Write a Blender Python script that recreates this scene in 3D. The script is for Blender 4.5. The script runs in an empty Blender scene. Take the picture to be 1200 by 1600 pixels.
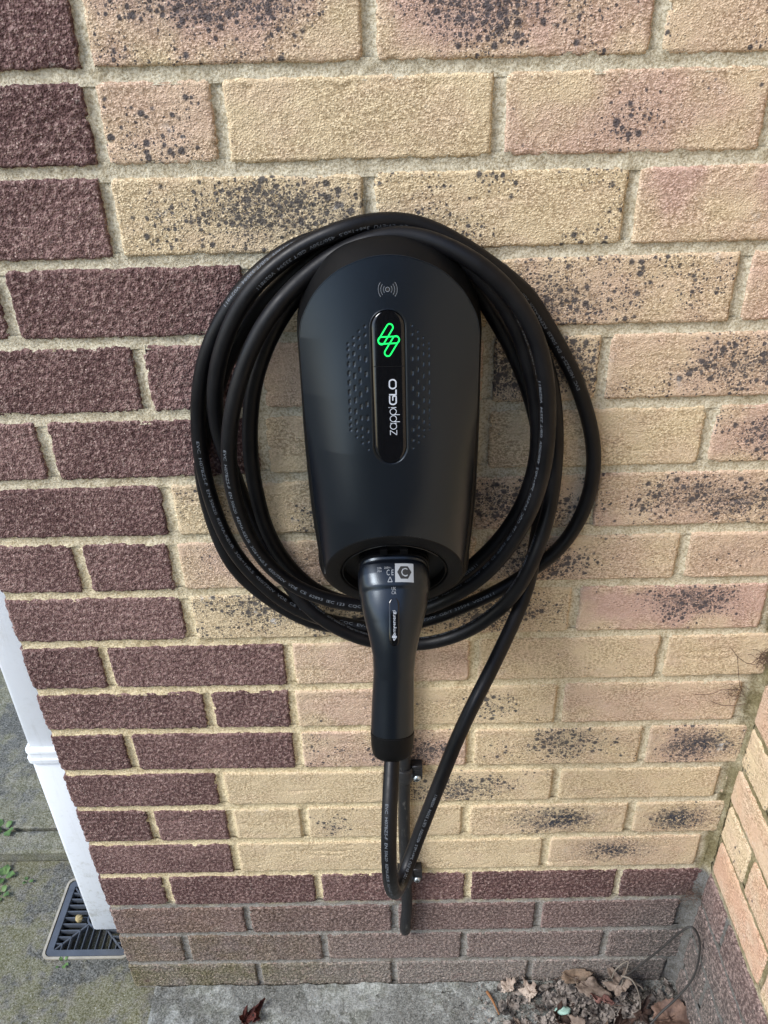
import bpy, math, random
import numpy as np
from mathutils import Vector, Matrix

rad = math.radians
C = bpy.context.scene.collection
scene = bpy.context.scene
random.seed(7)
rng = np.random.RandomState(11)
MM = 0.001          # everything below is written in millimetres: x right, y into the wall, z up

# ------------------------------------------------------------------ camera
cam_d = bpy.data.cameras.new('camera')
cam = bpy.data.objects.new('camera', cam_d)
C.objects.link(cam)
pitch, yaw, roll = 0.557659, -0.015025, -0.028676
fw = Vector((math.sin(yaw)*math.cos(pitch), math.cos(yaw)*math.cos(pitch), -math.sin(pitch)))
rt = Vector((math.cos(yaw), -math.sin(yaw), 0))
up = rt.cross(fw)
rt2 = rt*math.cos(roll) + up*math.sin(roll)
up2 = -rt*math.sin(roll) + up*math.cos(roll)
m = Matrix((rt2, up2, -fw)).transposed().to_4x4()
m.translation = Vector((0.01707, -0.74331, 1.31843))
cam.matrix_world = m
cam_d.sensor_fit = 'VERTICAL'
cam_d.sensor_height = 36
cam_d.sensor_width = 27
cam_d.lens = 1275.92/1600*36
cam_d.clip_start = 0.02
cam_d.clip_end = 400
scene.camera = cam
scene.render.resolution_x, scene.render.resolution_y = 768, 1024

# ------------------------------------------------------------------ daylight
SUN_ELEV, SUN_AZ = rad(44), rad(-120)      # azimuth clockwise from +y: front left of the wall
w = bpy.data.worlds.new('World'); scene.world = w; w.use_nodes = True
nt = w.node_tree
bg = nt.nodes['Background']
sky = nt.nodes.new('ShaderNodeTexSky'); sky.sky_type = 'NISHITA'; sky.sun_disc = False
sky.sun_elevation = SUN_ELEV; sky.sun_rotation = SUN_AZ
sky.air_density = 1.0; sky.dust_density = 1.0; sky.ozone_density = 1.0
nt.links.new(sky.outputs[0], bg.inputs[0]); bg.inputs[1].default_value = 0.14
sd = bpy.data.lights.new('sun', 'SUN'); sd.energy = 1.5; sd.angle = rad(20); sd.color = (1, .99, .97)
so = bpy.data.objects.new('sun', sd); C.objects.link(so)
sv = Vector((math.sin(SUN_AZ)*math.cos(SUN_ELEV), math.cos(SUN_AZ)*math.cos(SUN_ELEV), math.sin(SUN_ELEV)))
so.rotation_euler = sv.to_track_quat('Z', 'Y').to_euler()
so.location = sv*5
vs = scene.view_settings
vs.view_transform = 'Standard'; vs.look = 'None'; vs.exposure = 1.27; vs.gamma = 1; vs.use_curve_mapping = False

# ------------------------------------------------------------------ helpers
def tag(o, label=None, cat=None, group=None, kind=None):
    if label: o['label'] = label
    if cat: o['category'] = cat
    if group: o['group'] = group
    if kind: o['kind'] = kind
    return o

def empty(name, loc, label, cat, group=None):
    o = bpy.data.objects.new(name, None); C.objects.link(o)
    o.location = Vector(loc)*MM; o.empty_display_size = .02
    return tag(o, label, cat, group)

def mesh(name, V, F, mat=None, parent=None, smooth=True, origin=(0, 0, 0), sharp=None):
    """V in mm, world coordinates; origin in mm becomes the object's origin"""
    V = np.asarray(V, float)
    me = bpy.data.meshes.new(name)
    me.from_pydata((V-np.array(origin))*MM, [], F if isinstance(F, list) else [tuple(f) for f in F])
    if smooth: me.polygons.foreach_set('use_smooth', np.ones(len(me.polygons), bool))
    if sharp is not None: me.set_sharp_from_angle(angle=rad(sharp))
    me.update()
    o = bpy.data.objects.new(name, me); C.objects.link(o)
    if parent is not None:
        o.parent = parent
        pl = parent.location
        if parent.parent is not None: pl = parent.parent.location + parent.location
        o.location = Vector(origin)*MM - pl
    else: o.location = Vector(origin)*MM
    if mat: me.materials.append(mat)
    return o

def fastmesh(name, V, Q, mat=None, parent=None, origin=(0, 0, 0), sharp=None, smooth=True):
    """quads only, numpy arrays, for dense grids"""
    V = (np.asarray(V, float)-np.array(origin))*MM
    Q = np.asarray(Q, np.int32)
    me = bpy.data.meshes.new(name)
    me.vertices.add(len(V)); me.vertices.foreach_set('co', V.astype(np.float32).ravel())
    me.loops.add(Q.size); me.loops.foreach_set('vertex_index', Q.ravel())
    me.polygons.add(len(Q)); me.polygons.foreach_set('loop_start', np.arange(0, Q.size, 4, dtype=np.int32))
    me.update(calc_edges=True); me.validate()
    me.polygons.foreach_set('use_smooth', np.full(len(me.polygons), smooth))
    if sharp is not None: me.set_sharp_from_angle(angle=rad(sharp))
    o = bpy.data.objects.new(name, me); C.objects.link(o)
    if parent is not None: o.parent = parent
    pl = Vector((0, 0, 0)); p = parent
    while p is not None: pl = pl + p.location; p = p.parent
    o.location = Vector(origin)*MM - pl
    if mat: me.materials.append(mat)
    return o

def grid_quads(nr, nc, wrap=False, base=0):
    r = np.arange(nr-1)[:, None]; c = np.arange(nc if wrap else nc-1)[None]
    c2 = (c+1) % nc
    return np.stack([r*nc+c, r*nc+c2, (r+1)*nc+c2, (r+1)*nc+c], -1).reshape(-1, 4)+base

def vnoise(x, y, seed=0):
    x = np.asarray(x, float); y = np.asarray(y, float)
    xi = np.floor(x).astype(np.int64); yi = np.floor(y).astype(np.int64)
    fx = x-xi; fy = y-yi
    fx = fx*fx*(3-2*fx); fy = fy*fy*(3-2*fy)
    def h(a, b):
        n = (a*374761393 + b*668265263 + seed*974634777) & 0xffffffff
        n = ((n ^ (n >> 13))*1274126177) & 0xffffffff
        return ((n ^ (n >> 16)) & 0xffff)/65535.0
    return ((h(xi, yi)*(1-fx)+h(xi+1, yi)*fx)*(1-fy)+(h(xi, yi+1)*(1-fx)+h(xi+1, yi+1)*fx)*fy)*2-1

def fbm(x, y, seed=0, o=4, g=.5):
    s = 0; a = 1; t = 0
    for i in range(o):
        s = s+a*vnoise(x*2**i, y*2**i, seed+i*17); t += a; a *= g
    return s/t

def boxV(x0, x1, y0, y1, z0, z1):
    return [(x0,y0,z0),(x1,y0,z0),(x1,y1,z0),(x0,y1,z0),(x0,y0,z1),(x1,y0,z1),(x1,y1,z1),(x0,y1,z1)]
BOXF = [(0,3,2,1),(4,5,6,7),(0,1,5,4),(1,2,6,5),(2,3,7,6),(3,0,4,7)]

class MB:
    def __init__(s): s.V = []; s.F = []
    def add(s, V, F):
        b = len(s.V); s.V += [tuple(v) for v in V]; s.F += [tuple(i+b for i in f) for f in F]; return s
    def box(s, *a): return s.add(boxV(*a), BOXF)
    def bbox(s, x0, x1, y0, y1, z0, z1, r=1.5):       # box with chamfered edges
        c = np.array([(x0+x1)/2, (y0+y1)/2, (z0+z1)/2]); h = np.array([(x1-x0)/2, (y1-y0)/2, (z1-z0)/2])
        V = []
        for sx in (-1, 1):
            for sy in (-1, 1):
                for sz in (-1, 1):
                    for k in range(3):
                        p = np.array([sx, sy, sz])*(h-r); p[k] = (sx, sy, sz)[k]*h[k]
                        V.append(c+p)
        def vid(sx, sy, sz, k): return ((sx > 0)*4+(sy > 0)*2+(sz > 0))*3+k
        F = []
        for k in range(3):
            a, b = [(1, 2), (2, 0), (0, 1)][k]
            for sgn in (-1, 1):
                q = []
                for (i, j) in ((-1, -1), (1, -1), (1, 1), (-1, 1)):
                    t = [0, 0, 0]; t[k] = sgn; t[a] = i; t[b] = j; q.append(vid(*t, k))
                F.append(tuple(q) if sgn > 0 else tuple(q[::-1]))
        for k in range(3):
            a, b = [(1, 2), (2, 0), (0, 1)][k]
            for i in (-1, 1):
                for j in (-1, 1):
                    t0 = [0, 0, 0]; t1 = [0, 0, 0]
                    t0[k] = -1; t1[k] = 1; t0[a] = t1[a] = i; t0[b] = t1[b] = j
                    q = (vid(*t0, a), vid(*t1, a), vid(*t1, b), vid(*t0, b))
                    F.append(q if i*j < 0 else q[::-1])
        for sx in (-1, 1):
            for sy in (-1, 1):
                for sz in (-1, 1):
                    q = tuple(vid(sx, sy, sz, k) for k in range(3)); F.append(q if sx*sy*sz > 0 else q[::-1])
        return s.add(V, F)
    def tube(s, P, r, n=10, caps=True):
        P = [Vector(p) for p in P]; rs = r if hasattr(r, '__len__') else [r]*len(P)
        N = None; b = len(s.V); V = []
        for i, p in enumerate(P):
            t = (P[min(i+1, len(P)-1)]-P[max(i-1, 0)]).normalized()
            if N is None:
                N = t.orthogonal().normalized()
            N = (N-t*N.dot(t)).normalized(); B = t.cross(N)
            for k in range(n):
                a = 2*math.pi*k/n
                V.append(p+(N*math.cos(a)+B*math.sin(a))*rs[i])
        F = [tuple(int(i) for i in q) for q in grid_quads(len(P), n, True)]
        if caps: F += [tuple(range(n))[::-1], tuple(range((len(P)-1)*n, len(P)*n))]
        return s.add(V, F)
    def build(s, name, mat, parent=None, origin=(0, 0, 0), smooth=True, sharp=40):
        o = mesh(name, s.V, s.F, mat, None, smooth, origin, sharp)
        if parent is not None:
            o.parent = parent; pl = Vector((0, 0, 0)); p = parent
            while p is not None: pl = pl+p.location; p = p.parent
            o.location = Vector(origin)*MM-pl
        return o

# ------------------------------------------------------------------ materials
def srgb(r, g, b):
    f = lambda c: c/12.92 if c <= .04045 else ((c+.055)/1.055)**2.4
    return (f(r/255), f(g/255), f(b/255), 1)

class NT:
    def __init__(s, name):
        s.m = bpy.data.materials.new(name); s.m.use_nodes = True; s.t = s.m.node_tree
        s.p = s.t.nodes['Principled BSDF']
    def n(s, typ, **kw):
        nd = s.t.nodes.new(typ)
        for k, v in kw.items():
            if k.startswith('i_'):
                key = k[2:]; nd.inputs[int(key) if key.isdigit() else key].default_value = v
            else: setattr(nd, k, v)
        return nd
    def l(s, a, b): s.t.links.new(a, b)
    def noise(s, vec, scale, detail=4, rough=.55, dist=0):
        nd = s.n('ShaderNodeTexNoise'); nd.inputs['Scale'].default_value = scale
        nd.inputs['Detail'].default_value = detail; nd.inputs['Roughness'].default_value = rough
        nd.inputs['Distortion'].default_value = dist; s.l(vec, nd.inputs['Vector']); return nd.outputs[0]
    def vor(s, vec, scale, feature='F1', out='Distance', rnd=1):
        nd = s.n('ShaderNodeTexVoronoi', feature=feature); nd.inputs['Scale'].default_value = scale
        nd.inputs['Randomness'].default_value = rnd; s.l(vec, nd.inputs['Vector']); return nd.outputs[out]
    def mp(s, vec, scale=(1, 1, 1), loc=(0, 0, 0)):
        nd = s.n('ShaderNodeMapping'); nd.inputs['Scale'].default_value = scale; nd.inputs['Location'].default_value = loc
        s.l(vec, nd.inputs['Vector']); return nd.outputs[0]
    def ma(s, op, a, b=None, c=None, clamp=False):
        nd = s.n('ShaderNodeMath', operation=op, use_clamp=clamp)
        for i, v in enumerate((a, b, c)):
            if v is None: continue
            if isinstance(v, (int, float)): nd.inputs[i].default_value = v
            else: s.l(v, nd.inputs[i])
        return nd.outputs[0]
    def rng(s, v, a, b, c=0., d=1., smooth=True):
        nd = s.n('ShaderNodeMapRange', interpolation_type='SMOOTHSTEP' if smooth else 'LINEAR')
        s.l(v, nd.inputs[0])
        for i, x in enumerate((a, b, c, d)):
            if isinstance(x, (int, float)): nd.inputs[i+1].default_value = x
            else: s.l(x, nd.inputs[i+1])
        return nd.outputs[0]
    def mix(s, f, a, b, blend='MIX'):
        nd = s.n('ShaderNodeMix', data_type='RGBA', blend_type=blend, clamp_factor=True)
        if isinstance(f, (int, float)): nd.inputs[0].default_value = f
        else: s.l(f, nd.inputs[0])
        for i, v in ((6, a), (7, b)):
            if isinstance(v, tuple): nd.inputs[i].default_value = v
            else: s.l(v, nd.inputs[i])
        return nd.outputs[2]
    def attr(s, name):
        nd = s.n('ShaderNodeAttribute', attribute_type='OBJECT', attribute_name=name); return nd.outputs['Fac']
    def coords(s, which='Object'): return s.n('ShaderNodeTexCoord').outputs[which]
    def rcoords(s):      # object coordinates shifted by a random amount for each object
        oi = s.n('ShaderNodeObjectInfo').outputs['Random']
        cm = s.n('ShaderNodeCombineXYZ'); s.l(s.ma('MULTIPLY', oi, 37.), cm.inputs[0]); s.l(s.ma('MULTIPLY', oi, 91.), cm.inputs[2])
        va = s.n('ShaderNodeVectorMath', operation='ADD'); s.l(s.coords(), va.inputs[0]); s.l(cm.outputs[0], va.inputs[1])
        return va.outputs[0]
    def bump(s, h, strength=.5, dist=.001, prev=None):
        nd = s.n('ShaderNodeBump'); nd.inputs['Strength'].default_value = strength; nd.inputs['Distance'].default_value = dist
        s.l(h, nd.inputs['Height'])
        if prev is not None: s.l(prev, nd.inputs['Normal'])
        return nd.outputs[0]
    def out(s, col=None, rough=None, normal=None, metal=None, spec=None):
        for k, v in (('Base Color', col), ('Roughness', rough), ('Normal', normal), ('Metallic', metal), ('Specular IOR Level', spec)):
            if v is None: continue
            if isinstance(v, (int, float, tuple)): s.p.inputs[k].default_value = v
            else: s.l(v, s.p.inputs[k])
        return s.m

def mat_cream():
    m = NT('cream_brick'); oc = m.coords(); v = m.rcoords()
    yellow = srgb(207, 189, 156); tan = srgb(203, 180, 155); pinkc = srgb(194, 165, 150)
    n1 = m.noise(m.mp(v, (1, 1, 1.6)), 22, 3)
    base = m.mix(m.ma('ADD', m.attr('tan'), m.rng(n1, .35, .7, -.3, .3), clamp=True), yellow, tan)
    sep = m.n('ShaderNodeSeparateXYZ'); m.l(oc, sep.inputs[0])
    def blob(cx, cz, rx, rz):
        dx = m.ma('DIVIDE', m.ma('SUBTRACT', sep.outputs[0], m.attr(cx) if isinstance(cx, str) else cx), rx if not isinstance(rx, str) else m.attr(rx))
        dz = m.ma('DIVIDE', m.ma('SUBTRACT', sep.outputs[2], m.attr(cz) if isinstance(cz, str) else cz), rz)
        d = m.ma('ADD', m.ma('MULTIPLY', dx, dx), m.ma('MULTIPLY', dz, dz))
        return m.ma('POWER', 2.718, m.ma('MULTIPLY', d, -1.))
    n2 = m.noise(v, 30, 4, .6)
    pk = m.ma('MULTIPLY', m.attr('pink'), m.rng(m.ma('ADD', m.noise(v, 11, 3), m.ma('MULTIPLY', blob('sx', 'sz', .06, .03), .25)), .38, .68))
    base = m.mix(pk, base, pinkc)
    # sandy relief painted in: lit crests and shaded pits as colour
    base = m.mix(m.ma('MULTIPLY', m.attr('orange'), m.rng(n2, .35, .6, .05, .5)), base, srgb(198, 152, 124))
    g1 = m.noise(m.mp(v, (1, 1, 1.6)), 280, 3, .65); g2 = m.noise(v, 700, 2, .6)
    gv = m.rng(m.vor(m.mp(v, (1, 1, 1.35)), 340), .04, .5, 1, 0)
    grit = m.rng(m.ma('ADD', m.ma('ADD', m.ma('MULTIPLY', g1, .58), m.ma('MULTIPLY', g2, .22)), m.ma('MULTIPLY', gv, .2)), .33, .50)
    grit = m.mix(m.rng(m.noise(v, 19, 3, .6), .36, .56, .25, 1.), (.72, .72, .72, 1), grit)
    base = m.mix(grit, m.mix(1., base, (.60, .55, .50, 1), 'MULTIPLY'), m.mix(1., base, (1.20, 1.20, 1.21, 1), 'MULTIPLY'))
    crumb = m.rng(m.vor(v, 330, out='Distance'), .10, .26, 1, 0)
    base = m.mix(m.ma('MULTIPLY', crumb, m.rng(m.noise(v, 90, 2), .42, .62, 0, .7)), base, srgb(236, 222, 194))
    # burnt specks: voronoi dots of varying size whose number follows a patch
    dens = m.ma('MULTIPLY', 1.25, m.ma('ADD', m.ma('MULTIPLY', m.attr('spots'), m.ma('MULTIPLY', blob('sx', 'sz', 'sr', .022), m.rng(n2, .3, .6, .45, 1.))), m.ma('MULTIPLY', m.attr('base'), m.rng(m.noise(v, 17, 2), .3, .62, .15, 1.25))))
    dv = m.n('ShaderNodeVectorMath', operation='ADD'); m.l(v, dv.inputs[0])
    ds = m.n('ShaderNodeVectorMath', operation='SCALE'); dn = m.n('ShaderNodeTexNoise'); dn.inputs['Scale'].default_value = 330; m.l(v, dn.inputs['Vector'])
    m.l(dn.outputs[1], ds.inputs[0]); ds.inputs['Scale'].default_value = .003; m.l(ds.outputs[0], dv.inputs[1]); wv = dv.outputs[0]
    spots = None
    for sc, top in ((105, .40), (180, .44), (330, .46), (600, .46)):
        vo = m.n('ShaderNodeTexVoronoi'); vo.inputs['Scale'].default_value = sc; m.l(wv, vo.inputs['Vector'])
        sc_ = m.n('ShaderNodeSeparateColor'); m.l(vo.outputs['Color'], sc_.inputs[0])
        rr = m.ma('MULTIPLY', m.rng(m.ma('SUBTRACT', dens, sc_.outputs[0]), 0, .45, 0, 1, False), top)
        k = m.rng(m.ma('SUBTRACT', rr, vo.outputs['Distance']), -.06, .16, 0, 1)
        spots = k if spots is None else m.ma('MAXIMUM', spots, k)
    soot = m.ma('MULTIPLY', m.ma('MULTIPLY', m.ma('ADD', m.attr('soot'), m.ma('MULTIPLY', m.attr('spots'), .5)), blob('sx', 'sz', 'sr', .021)), m.ma('MULTIPLY', m.rng(m.noise(v, 200, 4, .7), .42, .55), m.rng(m.noise(v, 45, 3, .6), .38, .58, .25, 1.)))
    dark = m.mix(m.noise(v, 200, 2), srgb(30, 34, 42), srgb(72, 74, 82))
    base = m.mix(m.ma('MULTIPLY', m.ma('MAXIMUM', spots, soot), .88), base, dark)
    # pale lime bloom here and there
    bl = m.ma('MULTIPLY', m.rng(m.noise(v, 26, 5, .65), .62, .74), m.attr('bloom'))
    base = m.mix(bl, base, srgb(205, 205, 205))
    h = m.ma('ADD', m.ma('ADD', m.ma('MULTIPLY', g1, .6), m.ma('MULTIPLY', g2, .4)), m.ma('MULTIPLY', gv, .22))
    nb = m.bump(h, .62, .0042)
    return m.out(base, .93, nb, spec=.2)

def mat_dark_brick():
    m = NT('brown_brick'); v = m.rcoords()
    n1 = m.noise(v, 14, 4)
    c = m.mix(m.ma('ADD', m.attr('tone'), m.rng(n1, .3, .7, -.4, .4), clamp=True), srgb(108, 82, 79), srgb(138, 110, 105))
    g = m.noise(v, 225, 3, .7); g2 = m.vor(v, 520)
    pale = m.ma('MULTIPLY', m.rng(m.noise(v, 30, 5, .7), .64, .70, 0, .75), m.attr('bloom'))
    c = m.mix(pale, c, srgb(170, 165, 155))
    # cement dirt and algae low on the wall (wear with its own shape)
    pos = m.n('ShaderNodeNewGeometry').outputs['Position']; sp = m.n('ShaderNodeSeparateXYZ'); m.l(pos, sp.inputs[0])
    low = m.rng(m.ma('ADD', sp.outputs[2], m.ma('MULTIPLY', m.noise(pos, 16, 4), .08)), -.03, .16, 1, 0)
    c = m.mix(m.ma('MULTIPLY', low, m.rng(m.noise(pos, 60, 5, .7), .25, .8, .25, .8)), c, srgb(156, 138, 132))
    grey = m.ma('MULTIPLY', m.attr('cement'), m.rng(m.noise(pos, 45, 5, .65), .15, .5))
    alg = m.rng(sp.outputs[0], -.30, .05, 1, 0)
    c = m.mix(grey, c, m.mix(m.ma('MULTIPLY', alg, m.rng(m.noise(pos, 18, 4), .2, .7)), srgb(142, 136, 128), srgb(120, 117, 86)))
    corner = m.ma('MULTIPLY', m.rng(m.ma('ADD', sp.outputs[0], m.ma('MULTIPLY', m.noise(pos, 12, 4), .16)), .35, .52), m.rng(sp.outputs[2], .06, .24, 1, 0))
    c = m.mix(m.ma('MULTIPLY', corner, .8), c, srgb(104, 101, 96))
    c = m.mix(m.rng(g, .40, .55), m.mix(1., c, (.50, .46, .47, 1), 'MULTIPLY'), c)
    c = m.mix(m.ma('MULTIPLY', m.rng(g, .52, .62), .48), c, srgb(178, 155, 146))
    fl = m.ma('MULTIPLY', m.rng(m.vor(v, 240), .12, .24, 1, 0), m.rng(m.noise(v, 110, 2), .46, .56))
    c = m.mix(m.ma('MULTIPLY', fl, .6), c, srgb(214, 192, 180))
    h = m.ma('ADD', m.ma('MULTIPLY', g, .8), m.ma('MULTIPLY', g2, -.4))
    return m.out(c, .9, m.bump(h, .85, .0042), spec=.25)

def mat_mortar():
    m = NT('mortar'); v = m.coords(); pos = m.n('ShaderNodeNewGeometry').outputs['Position']
    sp = m.n('ShaderNodeSeparateXYZ'); m.l(pos, sp.inputs[0])
    yel = srgb(208, 193, 158); gry = srgb(190, 182, 160); cem = m.mix(m.rng(sp.outputs[0], .40, .455), srgb(138, 135, 129), srgb(100, 99, 96)); mossy = srgb(116, 108, 80)
    c = m.mix(m.rng(m.ma('ADD', sp.outputs[2], m.ma('MULTIPLY', m.noise(pos, 4, 3), .5)), .75, 1.35), yel, gry)
    c = m.mix(m.rng(m.ma('ADD', sp.outputs[0], m.ma('MULTIPLY', m.noise(pos, 5, 3), .3)), .15, .75), c, gry)
    low = m.rng(m.ma('SUBTRACT', m.ma('ADD', sp.outputs[2], m.ma('MULTIPLY', m.noise(pos, 20, 3), .04)), m.rng(sp.outputs[0], .44, .46, 0, .075)), .165, .185, 1, 0)
    c = m.mix(low, c, cem)
    cor = m.ma('MULTIPLY', m.rng(m.ma('ADD', sp.outputs[0], m.ma('MULTIPLY', m.noise(pos, 30, 4), .02)), .456, .468), m.ma('SUBTRACT', 1, low))
    c = m.mix(m.ma('MULTIPLY', cor, m.rng(m.noise(pos, 25, 4), .3, .6, .65, 1)), c, mossy)
    gs = m.noise(v, 420, 3, .7); gm = m.noise(v, 60, 5, .6)
    c = m.mix(m.rng(gs, .37, .58, 0, 1.), m.mix(1., c, (.70, .66, .60, 1), 'MULTIPLY'), m.mix(1., c, (1.16, 1.17, 1.2, 1), 'MULTIPLY'))
    c = m.mix(m.rng(gm, .50, .66, 0, .6), c, m.mix(1., c, (.66, .62, .55, 1), 'MULTIPLY'))
    c = m.mix(m.rng(m.noise(v, 38, 4, .7), .68, .74, 0, .6), c, srgb(96, 72, 48))
    h = m.ma('ADD', m.ma('MULTIPLY', gs, .35), gm)
    return m.out(c, .95, m.bump(h, 1., .0032), spec=.15)

def mat_plain(name, col, rough=.5, metal=0, spec=.5, bscale=0, bstr=0, bdist=.0003, var=0):
    m = NT(name); nrm = None; c = col
    if bscale: nrm = m.bump(m.noise(m.coords(), bscale, 3, .6), bstr, bdist)
    if var: c = m.mix(m.rng(m.noise(m.coords(), 35, 4), .3, .7), tuple(x*(1-var) for x in col[:3])+(1,), tuple(min(1, x*(1+var)) for x in col[:3])+(1,))
    return m.out(c, rough, nrm, metal, spec)

def mat_ground(name, a, b, moss, mossamt, bright=0):
    m = NT(name); v = m.n('ShaderNodeNewGeometry').outputs['Position']
    n1 = m.noise(v, 9, 6, .7); n2 = m.noise(v, 360, 5, .85); n3 = m.noise(v, 34, 6, .75)
    c = m.mix(m.rng(n1, .43, .57), a, b)
    c = m.mix(m.rng(n3, .44, .58, 0, .9), c, m.mix(.75, c, srgb(62, 62, 56)))
    mo = m.ma('MULTIPLY', m.rng(m.ma('ADD', m.ma('MULTIPLY', m.noise(v, 9, 5, .7), .7), m.ma('MULTIPLY', n3, .3)), .47, .56), mossamt)
    c = m.mix(mo, c, moss)
    c = m.mix(m.rng(n2, .40, .60, 0, .9), m.mix(.4, c, srgb(50, 50, 44)), m.mix(.28, c, srgb(214, 214, 206)))
    c = m.mix(m.ma('MULTIPLY', m.rng(m.vor(v, 230), .10, .2, 1, 0), m.rng(m.noise(v, 60, 2), .5, .62)), c, srgb(190, 188, 180))
    h = m.ma('ADD', m.ma('MULTIPLY', n2, .35), n3)
    return m.out(c, .92, m.bump(h, 1., .005), spec=.2)
M_CREAM = mat_cream(); M_BROWN = mat_dark_brick(); M_MORTAR = mat_mortar()

# ------------------------------------------------------------------ the brick walls
wall = empty('brick_wall', (0, 0, 0), 'yellow brick wall with brown brick corner and plinth, charger mounted on its face', 'wall')
side = empty('brick_wall', (466, 0, 0), 'return brick wall at the right edge, orange and pale bricks over a brown plinth', 'wall')

def brick(parent, a0, a1, z00, z01, z10, z11, kind, seed, to=lambda a, y, z: (a, y, z), step=2.0, depth=100, props={}, ry=0.):
    """a0..a1 along the course; z00/z01 lower edge at its ends, z10/z11 upper edge"""
    L = a1-a0; H = (z10+z11-z00-z01)/2
    nx = max(6, int(L/step)); nz = max(4, int(H/step))
    u = np.linspace(0, 1, nx+1); v = np.linspace(0, 1, nz+1)
    U, W = np.meshgrid(u, v)
    A = a0+U*L; Z = (z00*(1-U)+z01*U)*(1-W)+(z10*(1-U)+z11*U)*W
    dx = np.minimum(U, 1-U)*L; dz = np.minimum(W, 1-W)*H
    rag = 1.5 if kind == 'brown' else .95
    # ragged outline: push the border in and out
    bx = fbm(Z/7., A*0+seed*3.1, seed, 3)*rag+vnoise(Z/2.2, A*0, seed+5)*rag*.5
    bz = fbm(A/9., Z*0+seed*1.7, seed+2, 3)*rag+vnoise(A/2.4, Z*0, seed+9)*rag*.5
    fx = np.exp(-dx/5.); fz = np.exp(-dz/5.)
    A = A+np.where(U < .5, 1, -1)*fx*(bx+.3); Z = Z+np.where(W < .5, 1, -1)*fz*(bz+.3)
    if kind == 'brown':
        y = -fbm(A/3.4, Z/3.0, seed, 3, .6)*1.05-vnoise(A/1.9, Z/1.9, seed+31)*.75-fbm(A/40., Z/25., seed+7, 2)*.7
    else:
        y = -fbm(A/5.5, Z/2.8, seed, 3, .7)*.5-vnoise(A/2.6, Z/1.9, seed+31)*.4-fbm(A/45., Z/22., seed+7, 2)*.7
        y += .5*np.clip(fbm(A/16., Z/7., seed+50, 2)-.35, 0, 1)*3
    q_ = np.random.RandomState(seed)      # creases dragged across the face, chips at the arrises
    amp = q_.uniform(.55, 1.15); y = y*amp
    for _ in range(q_.randint(1, 4)):
        zc_ = Z.mean()+q_.uniform(-.4, .4)*H; ac_ = A.mean()+q_.uniform(-.4, .4)*L; ln_ = q_.uniform(12, 50)
        y = y+q_.uniform(.4, 1.3)*np.exp(-((Z-zc_-1.6*np.sin(A/11.+seed))/q_.uniform(1., 2.4))**2-((A-ac_)/ln_)**2)
    for _ in range(q_.randint(2, 6)):
        e_ = q_.randint(4); ca = A.mean()+q_.uniform(-.5, .5)*L if e_ < 2 else (A.min() if e_ == 2 else A.max()); cz = (Z.min() if e_ == 0 else Z.max()) if e_ < 2 else Z.mean()+q_.uniform(-.5, .5)*H
        y = y+q_.uniform(1., 3.)*np.exp(-(((A-ca)/q_.uniform(2., 7.))**2+((Z-cz)/q_.uniform(1.6, 4.))**2))
    r = 1.8
    d = np.minimum(dx, dz); c = np.clip(1-d/r, 0, 1); y = y+r*(1-np.sqrt(np.clip(1-c*c, 0, 1)))*.8
    # knocked corners
    cd = np.sqrt(dx**2+dz**2); y = y+np.clip(1-cd/5., 0, 1)*1.6
    y = y+ry
    V = np.stack([A, y, Z], -1).reshape(-1, 3)
    Q = grid_quads(nz+1, nx+1)
    # skirt back into the mortar bed
    ring = np.r_[np.arange(nx+1), (np.arange(1, nz+1))*(nx+1)+nx, nz*(nx+1)+np.arange(nx-1, -1, -1), np.arange(nz-1, 0, -1)*(nx+1)]
    S = V[ring].copy(); S[:, 1] = depth
    n0 = len(V); V = np.vstack([V, S]); k = len(ring)
    i = np.arange(k); j = (i+1) % k
    Q = np.vstack([Q, np.stack([ring[j], ring[i], n0+i, n0+j], -1)])
    T = np.array(to(V[:, 0], V[:, 1], V[:, 2])).T
    org = to((a0+a1)/2, 0., (z00+z10)/2)
    o = fastmesh('brick', T, Q, M_BROWN if kind == 'brown' else M_CREAM, parent, origin=org)
    dd = dict(spots=0., sx=0., sz=0., sr=.045, soot=0., pink=.0, tan=.35, base=.22, bloom=.25, tone=.35, cement=0., orange=0.)
    dd.update(props)
    for k_, v_ in dd.items(): o[k_] = float(v_)
    return o

BED = {1: [1274.7, 1272.6], 2: [1202.2, 1199.4], 3: [1124.0, 1126.0], 4: [1050.5, 1051.9], 5: [971.5, 976.2], 6: [896.4, 902.0], 7: [824.5, 824.1], 8: [748.8, 754.1], 9: [675.5, 678.4], 10: [599.5, 603.7], 11: [527.2, 525.8], 12: [451.6, 447.2], 13: [376.6, 378.0], 14: [300.9, 305.1], 15: [224.8, 227.5], 16: [146.3, 151.9], 17: [72.2, 70.9], 18: [-7.7, -11.0], 19: [-82, -85]}
for k in range(0, -5, -1): BED[k] = [1350-k*-75. if 0 else 1350+(-k)*75., 1350+(-k)*75.]
XL, XR = -436., 466.
def bed(k, x):
    a, b = BED[k]; return a+(b-a)*(x-XL)/(XR-XL)+vnoise(x/90., k*3.3, 4)*.8
PERP = {-4: [-338, -112, 112, 338], -3: [-223, 2, 227, 452], -2: [-338, -112, 112, 338], -1: [-223, 2, 227, 452]}
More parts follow.
